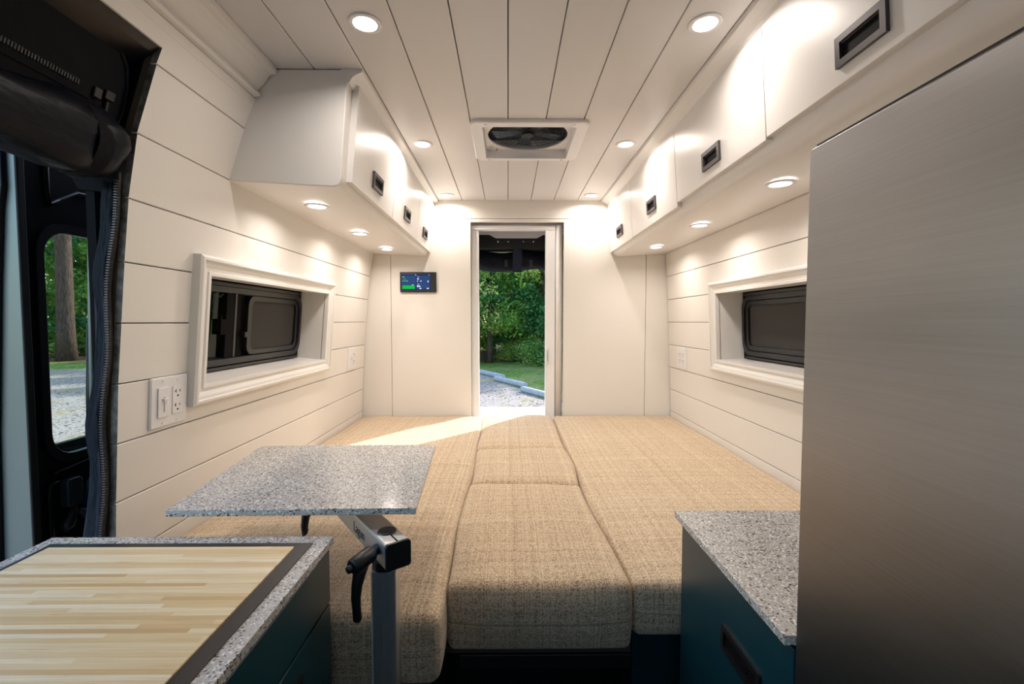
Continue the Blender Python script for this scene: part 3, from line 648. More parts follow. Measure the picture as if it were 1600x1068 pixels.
# ------------------------------------------------------------------ bed
def cushion(name, label, y0, y1, xl, xr, z0, z1, r=.03, puff=.012, nx=22, ny=34, nz=6, seed=0, fr=None, wr=.0015, front_bow=0, grp='tweed bed cushions'):
    rnd = random.Random(seed); ph = [rnd.uniform(0, 6.28) for _ in range(8)]
    def spaced(n, L):
        e = [0, r * .12 / L, r * .35 / L, r * .65 / L, r / L]; mid = [r / L + (1 - 2 * r / L) * k / n for k in range(1, n)]
        return e + mid + [1 - q for q in e[::-1]]
    Wd = abs(xr(y0) - xl(y0)); us = spaced(nx, Wd); vs = spaced(ny, y1 - y0); ws = spaced(nz, z1 - z0)
    vmap = {}; verts = []; faces = []
    def pt(u, v, w_):
        L = Vector((Wd, y1 - y0, z1 - z0)); p = Vector((u * L.x, v * L.y, w_ * L.z))
        c = Vector([min(max(p[i], r), L[i] - r) for i in range(3)]); d = p - c
        if d.length > 1e-9:
            # push to rounded surface
            mx = max(abs(d.x), abs(d.y), abs(d.z)); d2 = d.normalized() * mx if mx < r - 1e-9 else d.normalized() * r
            p = c + d2
        uu = p.x / L.x; vv = p.y / L.y; ww = p.z / L.z
        y = y0 + p.y; x = xl(y) + (xr(y) - xl(y)) * uu; z = z0 + p.z
        topw = max(0, ww - .5) * 2
        z += topw * (puff * (1 - (2 * uu - 1) ** 4) * (1 - (2 * vv - 1) ** 6)) + topw * wr * (math.sin(x * 13 + y * 7 + ph[0]) + .8 * math.sin(y * 19 - x * 9 + ph[1]) + .5 * math.sin(x * 31 + y * 4 + ph[2]))
        if seed == 2: z += topw * (.007 * math.exp(-((y - 1.70 - .12 * (x + .14)) / .045) ** 2) - .006 * math.exp(-((y - 1.60) / .035) ** 2)) * math.exp(-((x + .22) / .11) ** 2)
        k = (1 - (2 * ww - 1) ** 2) * (1 - (2 * uu - 1) ** 4)
        y += -(.010 + front_bow) * k * max(0, 1 - vv * 4)
        x += (.006 * (2 * uu - 1)) * (1 - (2 * ww - 1) ** 2) * (1 + .4 * math.sin(y * 11 + ph[3]))
        return (x, y, z)
    def V(i, j, k):
        key = (i, j, k)
        if key not in vmap: vmap[key] = len(verts); verts.append(pt(us[i], vs[j], ws[k]))
        return vmap[key]
    a, b_, c_ = len(us) - 1, len(vs) - 1, len(ws) - 1
    for i in range(a):
        for j in range(b_):
            faces.append((V(i, j, c_), V(i + 1, j, c_), V(i + 1, j + 1, c_), V(i, j + 1, c_))); faces.append((V(i, j, 0), V(i, j + 1, 0), V(i + 1, j + 1, 0), V(i + 1, j, 0)))
    for i in range(a):
        for k in range(c_):
            faces.append((V(i, 0, k), V(i + 1, 0, k), V(i + 1, 0, k + 1), V(i, 0, k + 1))); faces.append((V(i, b_, k), V(i, b_, k + 1), V(i + 1, b_, k + 1), V(i + 1, b_, k)))
    for j in range(b_):
        for k in range(c_):
            faces.append((V(0, j, k), V(0, j, k + 1), V(0, j + 1, k + 1), V(0, j + 1, k))); faces.append((V(a, j, k), V(a, j + 1, k), V(a, j + 1, k + 1), V(a, j, k + 1)))
    t = thing(name, label, 'cushion', ((xl(y0) + xr(y0)) / 2, (y0 + y1) / 2, z0))
    mb = MB(); mb.v = verts; mb.f = faces; mb.mi = [0] * len(faces); mb.build('cover', M['fabric'], t, smooth=True)
    # seam round the front face
    zs = ws[c_ // 2 - 0] * 0 + .46
    path = [Vector(pt(u, 0, zs)) + Vector((0, -.0004, 0)) for u in us[2:-2]]
    mb = MB(); mb.tube(path, .0009, 5); mb.build('seam', M['seam'], t)
    return t, pt
# x boundaries between the three rows
def bl(y): return -.1285 - .016 * max(0, min(1, (y - 1.9) / .6)) + .005 * math.sin(y * 9)
def br(y): return .246 + .004 * math.sin(y * 8 + 1) - (.012 if 1.1 < y < 1.7 else 0) * math.sin((y - 1.1) / .6 * math.pi)
ZB = .565
cl_, ptL = cushion('bed_cushion', 'long beige tweed cushion along the left wall, partly under the swing-arm table', .792, 2.522, lambda y: prof(PL, .65) + .004, lambda y: bl(y) - .002, ZB, .699, r=.02, puff=.006, seed=2, ny=60, wr=.0016)
mb = MB(); mb.tube([Vector(ptL(.972, 0.006, w_ / 12)) + Vector((0, -.002, 0)) for w_ in range(1, 11)], .0013, 6); mb.build('piping', M['piping'], cl_)
cushion('bed_cushion', 'wide beige tweed cushion along the right wall behind the refrigerator cabinet', .893, 2.522, lambda y: br(y) + .004, lambda y: prof(PR, .65) - .004, .583, .700, r=.018, puff=.006, seed=4, ny=50)
cushion('bed_cushion', 'largest middle cushion with a bowed front face at the open end of the bed', .886, 1.452, lambda y: bl(y) + .003, lambda y: br(y) - .003, .562, .701, r=.014, puff=.008, seed=5, front_bow=.004)
cushion('bed_cushion', 'middle of the three narrow cushions in the centre row', 1.458, 1.873, lambda y: bl(y) + .003, lambda y: br(y) - .003, .562, .699, r=.022, puff=.009, seed=6, ny=22)
cushion('bed_cushion', 'small centre-row cushion against the rear doorway', 1.879, 2.55, lambda y: bl(y) + .003 + (-.012 if y > 2.2 else 0), lambda y: br(y) - .003, .562, .698, r=.024, puff=.010, seed=8, ny=24)
# bed base
def simple(name, mats, label, cat, boxes, bevel=.002, loc=None, parts=None):
    loc = loc or (sum(boxes[0][0:2]) / 2, sum(boxes[0][2:4]) / 2, boxes[0][4])
    t = thing(name, label, cat, loc); return t
bb = thing('bench_box', 'teal bench box carrying the left bed cushion', 'bench', (-.47, .83, 0))
mb = MB(); mb.box(-.80, -.142, .83, 2.52, .001, .562); mb.build('box', M['teal'], bb, bevel=.003)
bb2 = thing('bench_box', 'dark teal bench box carrying the right bed cushion', 'bench', (.58, .93, 0))
mb = MB(); mb.box(.262, .88, .935, 2.52, .001, .580); mb.build('box', M['teal'], bb2, bevel=.003)
pf = thing('bed_platform', 'thin dark bed board under the middle cushions', 'platform', (.055, .905, .54))
mb = MB(); mb.box(-.135, .252, .905, 2.50, .545, .560); mb.build('board', M['underboard'], pf, bevel=.002)
mb = MB(); mb.box(-.10, .252, .900, .925, .515, .545); mb.build('support_rail', M['black'], pf, bevel=.002)
mb = MB(); mb.box(-.139, .257, 1.25, 1.27, .001, .543); mb.build('kick_panel', M['black'], pf)

# ------------------------------------------------------------------ swing-arm table
tb = thing('swing_arm_table', 'square speckled stone table top on an aluminium swing arm beside the bed', 'table', (-.20, .764, .30))
cs = [(-.600, .787), (-.164, .794), (-.195, 1.211), (-.657, 1.203)]
mb = MB(); mb.ext_z(cs, .883, .895); mb.build('tabletop', M['quartz'], tb, bevel=.0015)
ad = Vector((-.60, .80, 0)).normalized(); ap = Vector((ad.y, -ad.x, 0)); E0 = Vector((-.1825, .7395, 0))
def PA(u, v, h): return E0 + ad * u + ap * v + Vector((0, 0, h))
mb = MB(); mb.prism(rrect(-.0215, .0215, .817, .861, .004, 3), lambda p, t: PA((.003, .37)[t], p[0], p[1])); arm = mb.build('arm', M['alu'], tb)
mb = MB(); mb.prism(rrect(-.022, .022, .8165, .8615, .006, 3), lambda p, t: PA((-.003, .003)[t], p[0], p[1])); mb.build('end_cap', M['black'], arm, bevel=.001)
mb = MB(); mb.lathe([(.0001, 0), (.0165, 0), (.015, .0022), (.0001, .0028)], PA(.047, 0, .861), (0, 0, 1), 28, False); mb.build('pivot_cap', M['black'], arm)
mb = MB(); mb.pbox(PA, .003, .034, -.0012, .0012, .8605, .8616); mb.build('slit', M['hole'], arm)
# lettering on the arm side
fc = bpy.data.curves.new('lettering', 'FONT'); fc.body = 'Lagun'; fc.size = .026; fc.extrude = .0002; fc.align_x = 'CENTER'
fo = bpy.data.objects.new('lettering', fc); C.objects.link(fo); bpy.context.view_layer.update()
me = bpy.data.meshes.new_from_object(fo.evaluated_get(bpy.context.evaluated_depsgraph_get())); bpy.data.objects.remove(fo)
# text x runs towards the near end of the arm, y up, on the left side (v = -.0215)
M4 = Matrix.Identity(4); M4.col[0][:3] = -ad; M4.col[1][:3] = (0, 0, 1); M4.col[2][:3] = -ap; M4.col[3][:3] = PA(.128, -.0218, .829) - Vector(tb.location)
me.transform(M4); me.materials.append(M['black']); lo = bpy.data.objects.new('lettering', me); C.objects.link(lo); lo.parent = arm; ORG[lo.name] = ORG[tb.name]; lo['label'] = 'black lettering Lagun'
pc = PA(.047, 0, 0)
mb = MB(); mb.prism(rrect(-.0215, .0215, -.0215, .0215, .007, 4), lambda p, t: (pc.x - .002 + p[0], pc.y - .004 + p[1], (.06, .802)[t]))
for dx in (-.012, .0, .012): mb.box(pc.x - .002 + dx - .0010, pc.x - .002 + dx + .0010, pc.y - .0265, pc.y - .0245, .06, .80)
mb.build('post', M['alu'], tb, smooth=False)
mb = MB(); mb.lathe([(.0225, .802), (.0225, .8168)], (pc.x - .002, pc.y - .004, 0), (0, 0, 1), 28); mb.build('collar', M['black'], tb)
def lever(Pa, Pb, down, par, tip=.075):
    """barrel from Pa to Pb then curved lever"""
    Pa, Pb = Vector(Pa), Vector(Pb); d = (Pb - Pa).normalized(); mb = MB()
    mb.lathe([(.0001, 0), (.009, 0), (.009, .012), (.012, .013), (.0135, .018), (.013, (Pb - Pa).length - .003), (.011, (Pb - Pa).length), (.0001, (Pb - Pa).length)], Pa, d, 20, False)
    mb.lathe([(.0001, 0), (.006, 0), (.006, .008), (.0001, .009)], Pb, d, 12, False)
    o = Pa + (Pb - Pa) * .62
    pth = [o + Vector((0, 0, -.004)), o + d * .006 + Vector((0, 0, -.018)), o + d * .012 + Vector((0, 0, -.036)), o + d * .0145 + Vector((0, 0, -.055)), o + d * .0135 + Vector((0, 0, -.072)), o + d * .012 + Vector((0, 0, -tip - .008)), o + d * .0095 + Vector((0, 0, -tip - .013))]
    mb.tube(pth, [.012, .0105, .0085, .0075, .0068, .0072, .004], 12)
    return mb.build('clamp_lever', M['black'], par, smooth=True)
lever(PA(.035, -.0215, .842), PA(.012, -.072, .836), 0, tb, .082)
# far pivot under the table
pv = PA(.34, 0, 0)
mb = MB(); mb.lathe([(.022, .861), (.022, .872), (.055, .872), (.055, .8825)], (pv.x, pv.y, 0), (0, 0, 1), 28); mb.build('pivot_plate', M['black'], tb)
lever((pv.x - .02, pv.y - .02, .842), (pv.x - .055, pv.y - .045, .838), 0, tb, .052)
# wall bracket holding the post on the bench end
for z_ in (.30, .44):
    mb = MB(); mb.box(pc.x - .03, pc.x + .026, pc.y + .019, .829, z_, z_ + .04); mb.build('bracket', M['alu_dark'], tb)

# ------------------------------------------------------------------ galley on the left
ct = tag(MB().box(-.772, -.297, -.62, .762, .847, .860).build('countertop', M['quartz'], bevel=.001, tagd=(-.53, .0, .847)), 'speckled quartz worktop around the inset bamboo board, by the open door', 'countertop')
gl = thing('base_cabinet', 'teal lacquered galley cabinet with drawers under the bamboo cutting board', 'cabinet', (-.53, .0, 0))
mb = MB(); mb.box(-.765, -.320, -.60, .752, .001, .8465); mb.build('carcass', M['teal'], gl, bevel=.002)
def drawer(par, x, s, y0, y1, z0, z1, hy=None, hz=None, hw=.10, hh=.036):
    mb = MB(); mb.box(min(x, x - s * .018), max(x, x - s * .018), y0, y1, z0, z1); d = mb.build('drawer', M['teal'], par, bevel=.0012)
    if hy is not None:
        P = lambda u, v, h: Vector((x + s * h, u, v))
        mb = MB(); o_ = rrect(hy - hw / 2, hy + hw / 2, hz - hh / 2, hz + hh / 2, .003, 2); i_ = rrect(hy - hw / 2 + .008, hy + hw / 2 - .008, hz - hh / 2 + .008, hz + hh / 2 - .008, .002, 2)
        ringframe(mb, P, o_, i_, 0, .004); mb.cur = 1; plate(mb, P, i_, 0, .0008); mb.pbox(P, hy - .02, hy + .02, hz - .004, hz - .001, .0008, .003)
        mb.build('pull', [M['black'], M['hole']], d)
    return d
drawer(gl, -.300, 1, .02, .750, .755, .842)
drawer(gl, -.300, 1, .02, .750, .44, .750, .585, .700, .11, .036)
drawer(gl, -.300, 1, .02, .750, .10, .435)
sk_ = thing('inset_frame', 'flush black frame around the bamboo board in the worktop', 'frame', (-.53, .3, .8605))
mb = MB()
def PT(u, v, h): return Vector((u, v, .8604 + h))
mb = MB(); ringframe(mb, PT, [(-.747, .12), (-.321, .12), (-.321, .735), (-.747, .735)], [(-.737, .145), (-.3435, .145), (-.3435, .7205), (-.737, .7205)], 0, .0016); mb.build('rim', mat('matte_black_rim', (.018, .017, .018), .35), sk_)
bd = thing('cutting_board', 'pale bamboo cutting board lying in the black frame of the worktop', 'cutting board', (-.54, .43, .8605))
mb = MB(); mb.box(-.7365, -.344, .1455, .720, .8604, .8640); mb.build('board', M['bamboo'], bd, bevel=.0012)

# ------------------------------------------------------------------ right cabinet, worktop, refrigerator
tag(MB().box(.3215, .885, .511, .862, .848, .860).build('countertop', M['quartz'], bevel=.001, tagd=(.6, .69, .848)), 'warm speckled quartz worktop between the bed and the refrigerator', 'countertop')
rc_ = thing('base_cabinet', 'teal cabinet with black recessed pull at the foot of the bed', 'cabinet', (.6, .69, 0))
mb = MB(); mb.box(.355, .88, .512, .858, .001, .8475); mb.build('carcass', M['teal'], rc_, bevel=.002)
drawer(rc_, .335, -1, .514, .857, .50, .840, .632, .737, .108, .040)
drawer(rc_, .335, -1, .514, .857, .10, .495)
fr = thing('refrigerator', 'tall brushed stainless steel refrigerator at the right edge', 'refrigerator', (.6, .2, 0))
mb = MB(); mb.box(.352, .87, -.12, .503, .001, 1.405); mb.build('body', M['black'], fr, bevel=.004)
mb = MB(); mb.box(.330, .351, -.12, .505, .06, 1.4125); mb.build('door', M['steel'], fr, bevel=.003, seg=3)
mb = MB(); mb.box(.3335, .352, -.115, .498, 1.413, 1.4155); mb.build('top_gasket', M['rubber'], fr)

# ------------------------------------------------------------------ sliding doorway
# header metal above the opening and B pillar ahead of the wall
hd = structure('trim_4')
mb = MB(); mb.ext_y([(-.687, 1.7635), (-.70, 1.752), (-.80, 1.70), (-.86, 1.60), (-.90, 1.60), (-.90, 1.86), (-.72, 1.86), (-.702, 1.7665), (-.687, 1.7648)], YF, .928); mb.build('header_metal', M['blackmetal'], hd)
mb = MB(); mb.box(-.850, -.832, .935, .96, .0, 1.50)
mb.prism([(-.86, 1.49), (-.775, 1.48), (-.755, 1.60), (-.712, 1.734), (-.69, 1.80), (-.69, 1.86), (-1.0, 1.86), (-1.0, 1.62), (-.90, 1.56)], lambda p, t: (p[0], (.931, .95)[t], p[1])); mb.build('rear_pillar', M['hole'], hd)
cv = thing('door_cover', 'black zip-up insulated cover rolled up across the sliding doorway', 'cover', (-.78, .3, 1.5))
# flat fabric header with rounded end
def PC(u, v, h): return Vector((-.772 + (v - 1.62) * .28 + h, u, v))
oc = [(-.50, 1.60), (.80, 1.58), (.885, 1.575), (.918, 1.60), (.926, 1.64), (.924, 1.685), (.912, 1.718), (.892, 1.74), (.86, 1.753), (-.50, 1.755)]
mb = MB(); mb.prism(oc, lambda p, t: PC(p[0], p[1], (-.004, .004)[t])); mb.build('fabric_panel', M['cover'], cv, bevel=.003)
mb = MB(); mb.tube([PC(u, v, .004) for u, v in oc[1:9]] , .004, 8); mb.build('edge_binding', M['vinyl'], cv, smooth=True)
mb = MB(); mb.pbox(PC, -.50, .855, 1.630, 1.662, .0042, .0062); mb.build('zip_tape', M['cover'], cv)
mb = MB()
for k in range(190): mb.pbox(PC, -.10 + k * .0049, -.10 + k * .0049 + .0028, 1.643, 1.651, .0062, .0085)
z_ = mb.build('zip_teeth', M['black'], cv); z_['kind'] = 'stuff'
mb = MB(); mb.pbox(PC, .856, .872, 1.636, 1.654, .004, .012); mb.pbox(PC, .884, .890, 1.60, 1.640, .006, .011); mb.build('zip_puller', M['black'], cv, bevel=.002)
mb = MB(); mb.pbox(PC, .876, .896, 1.642, 1.658, .004, .014); mb.build('buckle', M['black'], cv, bevel=.002)
# roll
loops = []
rnd = random.Random(11)
for i in range(80):
    t = i / 79; y = -.5 + 1.435 * t
    e = 1 + .15 * max(0, min(1, (t - .85) / .08)) if t < .95 else 1.15 * (math.sqrt(max(0.0, 1 - ((t - .95) / .05) ** 2)) * .93 + .07)
    st_ = 1 - .10 * math.exp(-((y - .85) / .022) ** 2)
    L = []
    for k in range(24):
        q = 2 * math.pi * k / 24
        wv = .0035 * math.sin(5 * q + 8 * y) + .003 * math.sin(2 * q + 21 * y) + .002 * math.sin(3 * q - 33 * y)
        r_ = (.063 + wv) * e * st_
        L.append((-.792 + r_ * .95 * math.cos(q), y, 1.560 + r_ * math.sin(q) + .003 * math.sin(9 * y)))
    loops.append(L)
mb = MB(); mb.rings(loops, True, True); mb.build('roll', M['vinyl'], cv, smooth=True)
for yy in (.85, .30):
    mb = MB(); pth = [(-.792 + .0645 * math.cos(R(a)), 1.560 + .068 * math.sin(R(a))) for a in range(-110, 120, 12)]
    mb.rings([[(x, yy + dy, z) for (dy, x, z) in ((-.016, px, pz), (.016, px, pz), (.016, px - (px + .792) * .05, pz), (-.016, px - (px + .792) * .05, pz))] for px, pz in pth], True, True); mb.build('strap', M['cover'], cv)
# hanging edge of the cover with zip along the ends of the wall boards
ed = []
for k in range(36):
    z = .70 + (1.50 - .70) * k / 35; x = prof(PL, z) - .021 + .004 * math.sin(z * 23)
    f_ = .008 * math.sin(z * 17) + .005 * math.sin(z * 41 + 1)
    wd = .55 + .35 * max(0, 1 - (z - .70) / .3)
    ed.append([(x, .920, z), (x - .012 * wd, .916 + f_ * .4, z), (x - .024 * wd, .922 + f_ * .6, z), (x - .036 * wd, .914 + f_ * .6, z), (x - .046 * wd, .922, z), (x - .046 * wd, .927, z), (x - .03 * wd, .923 + f_ * .5, z), (x - .012 * wd, .921 + f_ * .4, z), (x, .924, z)])
mb = MB(); mb.rings(ed, True, True); mb.build('hanging_edge', M['navy'], cv, smooth=True)
mb = MB()
for k in range(150):
    z = .71 + .79 * k / 149; x = prof(PL, z) - .017 + .004 * math.sin(z * 23); mb.box(x - .002, x + .004, .913, .919, z, z + .0026)
z_ = mb.build('side_zip_teeth', M['bronze'], cv); z_['kind'] = 'stuff'
mb = MB(); mb.tube([(prof(PL, z) - .0165 + .004 * math.sin(z * 23), .921, z) for z in [.70 + .82 * k / 30 for k in range(31)]], .0045, 6); mb.build('side_zip_tape', M['rubber'], cv, smooth=True)

# the slid-open door outside
dr_ = structure('door_2')
DX = -.985
def P2(u, v, h): return Vector((DX - h, u, v))   # h>0 outwards
def prof_door(z): return DX - .03 * ((z - 1.1) / .7) ** 2
out = rrect(.925, 2.15, .0, 1.72, .04, 5); hol = rrect(.975, 1.80, .930, 1.420, .055, 5)
mb = MB(); ringframe(mb, P2, out, hol, .0, .014); mb.build('inner_panel', M['blackmetal'], dr_, bevel=.003)
mb = MB(); ringframe(mb, P2, rrect(.958, 1.82, .912, 1.438, .065, 5), rrect(.976, 1.80, .932, 1.418, .05, 5), -.008, .0); mb.build('window_frame', M['black'], dr_, bevel=.003)
mb = MB(); plate(mb, P2, rrect(.965, 1.81, .92, 1.43, .06, 5), .016, .020); mb.build('pane', M['clear'], dr_)
mb = MB(); mb.pbox(P2, .915, .925, .0, 1.72, -.021, .115); mb.build('edge_panel', M['door_paint'], dr_, bevel=.004)
mb = MB(); mb.pbox(P2, .908, .924, .0, 1.72, -.028, -.022); mb.build('edge_seal', M['rubber'], dr_, bevel=.006)
mb = MB(); rb_ = ((.2, .060), (1.0, .040), (1.3, .022), (1.45, .010), (1.49, .003), (1.74, .003))
mb.tube([P2(.911, v, d) for v, d in rb_], .006, 8); mb.tube([P2(.911, v, .018 + d) for v, d in rb_], .005, 8); mb.build('edge_rib', M['blackmetal'], dr_, smooth=True)
mb = MB(); ringframe(mb, P2, rrect(.925, 2.15, .0, 1.72, .03, 5), rrect(1.00, 1.95, .93, 1.45, .06, 5), .10, .115); mb.build('outer_skin', M['blackmetal'], dr_)
# pressed ribs
mb = MB(); mb.tube([P2(u, v, -.004) for u, v in ((.965, .40), (.965, .86), (.969, .872), (.985, .876))], .006, 8); mb.tube([P2(u, v, -.006) for u, v in ((.975, .898), (1.0, .898), (1.06, .904), (1.4, .906))], .004, 8); mb.build('pressed_rib', M['blackmetal'], dr_, smooth=True)
mb = MB(); mb.tube([P2(u, v, -.002) for u, v in ((.99, 1.66), (.99, 1.50), (.995, 1.475), (1.02, 1.49), (1.06, 1.515), (1.3, 1.53))], .006, 8); mb.build('pressed_rib', M['blackmetal'], dr_, smooth=True)
gh = MB(); gh.prism(rrect(.985, 1.022, .815, .880, .010, 4), lambda p, t: P2(p[0], p[1], (-.026, -.004)[t])); gh.build('grip_plate', mat('satin_black_grip', (.025, .035, .045), .25), dr_, bevel=.005)
gh = MB(); gh.tube([P2(1.004, .815, -.014), P2(.998, .795, -.018), P2(.990, .782, -.018), P2(.984, .775, -.010)], [.009, .010, .012, .014], 12); gh.build('grip_handle', M['black'], dr_, smooth=True)
gh = MB(); gh.prism(rrect(1.035, 1.20, .805, .872, .012, 4), lambda p, t: P2(p[0], p[1] - .02 * t, (-.024, -.003)[t])); gh.build('latch_cover', mat('black_painted_sheen', (.06, .10, .16), .28), dr_, bevel=.006)  # blue daylight reflection on the black part is put into its colour
gh = MB(); gh.tube([P2(1.015, .80, -.01), P2(1.03, .785, -.022), P2(1.2, .785, -.022)], .012, 12); gh.build('latch_bar', M['black'], dr_, smooth=True)
# painted body edge beside the hanging zip strip
tr = structure('trim_5')
mb = MB(); mb.tube([(-.857, .955, 1.50), (-.860, .955, 1.44), (-.866, .955, 1.25), (-.871, .955, 1.06), (-.868, .955, 1.03)], [.003, .005, .006, .0055, .003], 8); mb.build('painted_edge', M['door_paint'], tr, smooth=True)
mb = MB(); mb.tube([(-.874, .96, 1.22), (-.882, .96, 1.06), (-.884, .96, .945)], .006, 8); mb.build('dark_edge', M['blackmetal'], tr, smooth=True)

# ------------------------------------------------------------------ outdoors
GZ0 = -.72
mb = MB(); mb.box(-90, 90, -60, 120, GZ0 - .2, GZ0); gr = mb.build('floor_ground', M['ground']); gr.name = 'floor_2'; gr['kind'] = 'structure'
def leaf_mesh(name, mats, n, R0, H0, H1, leaf, seed, clumps=60):
    rnd = random.Random(seed); v = []; f = []; mi = []
    cs = []
    for _ in range(clumps):
        a = rnd.uniform(0, 6.283); r = R0 * math.sqrt(rnd.uniform(.1, 1)); h = rnd.uniform(0, 1); k = (1 - abs(2 * h - .85) ** 2.2) ** .5 if abs(2 * h - .85) < 1 else .25
        cs.append((math.cos(a) * r * max(.3, k), math.sin(a) * r * max(.3, k), H0 + (H1 - H0) * h, rnd.uniform(.45, 1.0), rnd.choice((0, 0, 1, 1, 2))))
    for i in range(n):
        cx_, cy_, cz_, cr, cm = cs[i % clumps]
        d = Vector((rnd.gauss(0, 1), rnd.gauss(0, 1), rnd.gauss(0, .7))); d = d.normalized() * cr * rnd.uniform(.5, 1.05)
        p = Vector((cx_, cy_, cz_)) + d
        nrm = (d.normalized() + Vector((rnd.uniform(-.7, .7), rnd.uniform(-.7, .7), rnd.uniform(-.2, .9)))).normalized()
        a = nrm.orthogonal().normalized(); a = Matrix.Rotation(rnd.uniform(0, 6.28), 3, nrm) @ a; b_ = nrm.cross(a); s_ = leaf * rnd.uniform(.6, 1.3)
        k = len(v); v += [tuple(p - a * s_), tuple(p + b_ * s_ * .42 - nrm * .01), tuple(p + a * s_), tuple(p - b_ * s_ * .42 + nrm * .01)]
        f.append((k, k + 1, k + 2, k + 3)); mi.append(cm if rnd.random() < .85 else rnd.choice((0, 1, 2)))
    me = bpy.data.meshes.new(name); me.from_pydata(v, [], f)
    for mm in mats: me.materials.append(mm)
    me.polygons.foreach_set('material_index', mi); return me
LM = [M['leaf'], M['leaf2'], M['leaf3']]
leaf_near = [leaf_mesh('foliage', LM, 16000, 2.6, 1.9, 8.5, .11, 21, 110), leaf_mesh('foliage', [M['leaf2'], M['leaf'], M['leaf2']], 16000, 2.9, 1.6, 9.0, .11, 22, 120)]
leaf_far = leaf_mesh('foliage', [M['leaf2'], M['leaf'], M['leaf']], 15000, 3.3, .3, 12, .20, 23, 130)
leaf_bush = leaf_mesh('foliage', LM, 5000, 1.2, .15, 1.6, .07, 24, 40)
def trunk(r, h, seed):
    rnd = random.Random(seed); mb = MB(); p = [(rnd.uniform(-.04, .04) * k, rnd.uniform(-.04, .04) * k, h * k / 7 - (.1 if k == 0 else 0)) for k in range(8)]
    mb.tube(p, [r * (1.35 - .1 * k if k == 0 else 1 - .09 * k) for k in range(8)], 12)
    for q in range(5):
        a = rnd.uniform(0, 6.28); z = h * rnd.uniform(.35, .85); mb.tube([(0, 0, z), (math.cos(a) * .8, math.sin(a) * .8, z + .5), (math.cos(a) * 1.7, math.sin(a) * 1.7, z + .8)], [r * .4, r * .25, r * .1], 6)
    return mb
tr_me = {}
def nth(i): return ('first', 'second', 'third', 'fourth', 'fifth', 'sixth', 'seventh', 'eighth', 'ninth', 'tenth', 'eleventh')[i]
def tree(x, y, leafme, r, h, label, rot=0, sc_=1, grp='broadleaf trees around the parking place'):
    t = thing('tree', label, 'tree', (x, y, GZ0), grp); t.rotation_euler.z = rot; t.scale = (sc_,) * 3
    key = (round(r, 2), round(h, 1))
    if key not in tr_me:
        tk = trunk(r, h, int(r * 100)).build('trunk', M['bark'], None, smooth=True); tr_me[key] = tk.data
    else: tk = bpy.data.objects.new('trunk', tr_me[key]); C.objects.link(tk)
    tk.parent = t
    fo_ = bpy.data.objects.new('foliage', leafme); C.objects.link(fo_); fo_.parent = t; return t
rear = [(-.9, 21.5, 0, 'bright green broadleaf tree seen left in the rear doorway'), (1.7, 22.5, 1, 'dark bluish green tree seen right in the rear doorway'), (.3, 25.5, 0, 'tree behind the two front trees seen through the rear doorway')]
for i, (x, y, k, lab) in enumerate(rear): tree(x, y, leaf_near[k], .17, 7, lab, i * 1.3, .95 if k else .85)
for i, (x, y) in enumerate(((-4.4, 22), (5.0, 22.5), (-7.5, 24), (8.4, 23), (3.5, 26), (-3, 27.5), (11.5, 25), (-11, 25.5))):
    tree(x, y, leaf_near[i % 2], .17, 7, nth(i) + ' further broadleaf tree in the row beyond the lawn behind the van', i * 2.1, .9)
for i, (x, y) in enumerate(((-1.0, 29), (4, 30), (-6, 31), (9, 30), (-11, 30), (1.5, 33))):
    tree(x, y, leaf_far, .22, 8, nth(i) + ' tree of the darker back row far behind the van', i * 1.7, .85, 'woods behind the van')
for i, (x, y, s_) in enumerate(((1.6, 20.6, .85), (2.6, 20.0, 1.0), (3.9, 20.2, 1.2), (-3.2, 20.4, 1), (.4, 22.5, .7))):
    t = thing('bush', nth(i) + ' low green bush at the foot of the trees beyond the lawn', 'bush', (x, y, GZ0), 'bushes at the wood edge'); t.scale = (s_, s_, s_ * .8); t.rotation_euler.z = i
    b_ = bpy.data.objects.new('foliage', leaf_bush); C.objects.link(b_); b_.parent = t
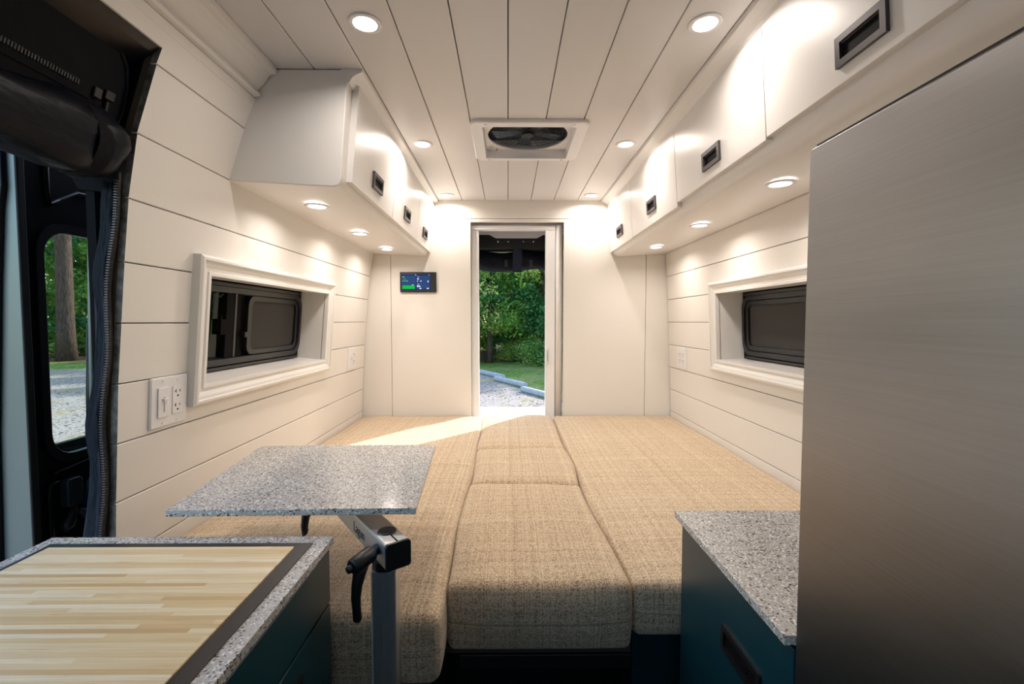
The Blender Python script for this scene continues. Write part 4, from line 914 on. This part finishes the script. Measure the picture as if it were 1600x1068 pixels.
# pine seen through the door window and woods on that side
pn = thing('pine_tree', 'tall pine trunk seen through the sliding door window', 'tree', (-21.9, 22.7, GZ0))
mb = MB(); mb.tube([(-21.9 + .02 * k, 22.7, GZ0 - .1 + 1.7 * k) for k in range(10)], [.44, .35, .33, .32, .31, .30, .28, .25, .20, .12], 14); mb.build('trunk', M['bark'], pn, smooth=True)
lf = leaf_mesh('foliage', [M['leaf2'], M['leaf'], M['leaf']], 6000, 3.2, 9, 16, .2, 31, 60); o = bpy.data.objects.new('foliage', lf); C.objects.link(o); o.parent = pn
for i in range(11):
    a = R((30, 36, 40.5, 43, 45.5, 48, 53, 62, 76, 92, 112)[i]); d = 37 + (i % 2) * 8; x, y = -math.sin(a) * d, math.cos(a) * d
    tree(x, y, leaf_far, .22, 8, nth(i) + ' tree from the rear in the wood beyond the gravel on the sliding-door side', i, .85, 'woods beside the van')
for i in range(7):
    a = R(28 + i * 20); d = 17 + (i % 2) * 4; tree(math.sin(a) * d, math.cos(a) * d, leaf_far, .22, 8, nth(i) + ' tree from the rear along the refrigerator side of the van', i * 1.9, .62, 'woods on the right of the van')
for i in range(5):
    a = R(156 + i * 18); d = 34; tree(math.sin(a) * d, math.cos(a) * d, leaf_far, .22, 8, nth(i) + ' tree of the wood ahead of the van, counted from its right', i * 1.1, .8, 'woods ahead of the van')
# parking bumpers
for (x, y, an, L, lab) in ((-.62, 16.2, -62, 1.9, 'grey timber parking bumper farthest left in the rear doorway'), (.05, 14.15, -62, 1.9, 'middle grey timber parking bumper on the gravel'), (.86, 11.75, -62, 1.9, 'nearest grey timber parking bumper at right of the doorway')):
    mb = MB(); c, s_ = math.cos(R(an)), math.sin(R(an)); pr = rrect(-.09, .09, 0, .15, .06, 4)
    mb.prism(pr, lambda p, t: (x + (t - .5) * L * c - p[0] * s_, y + (t - .5) * L * s_ + p[0] * c, GZ0 + .001 + p[1])); o = mb.build('parking_bumper', M['log'], None, smooth=False, tagd=(x, y, GZ0)); tag(o, lab, 'bumper', 'timber parking bumpers on the gravel')
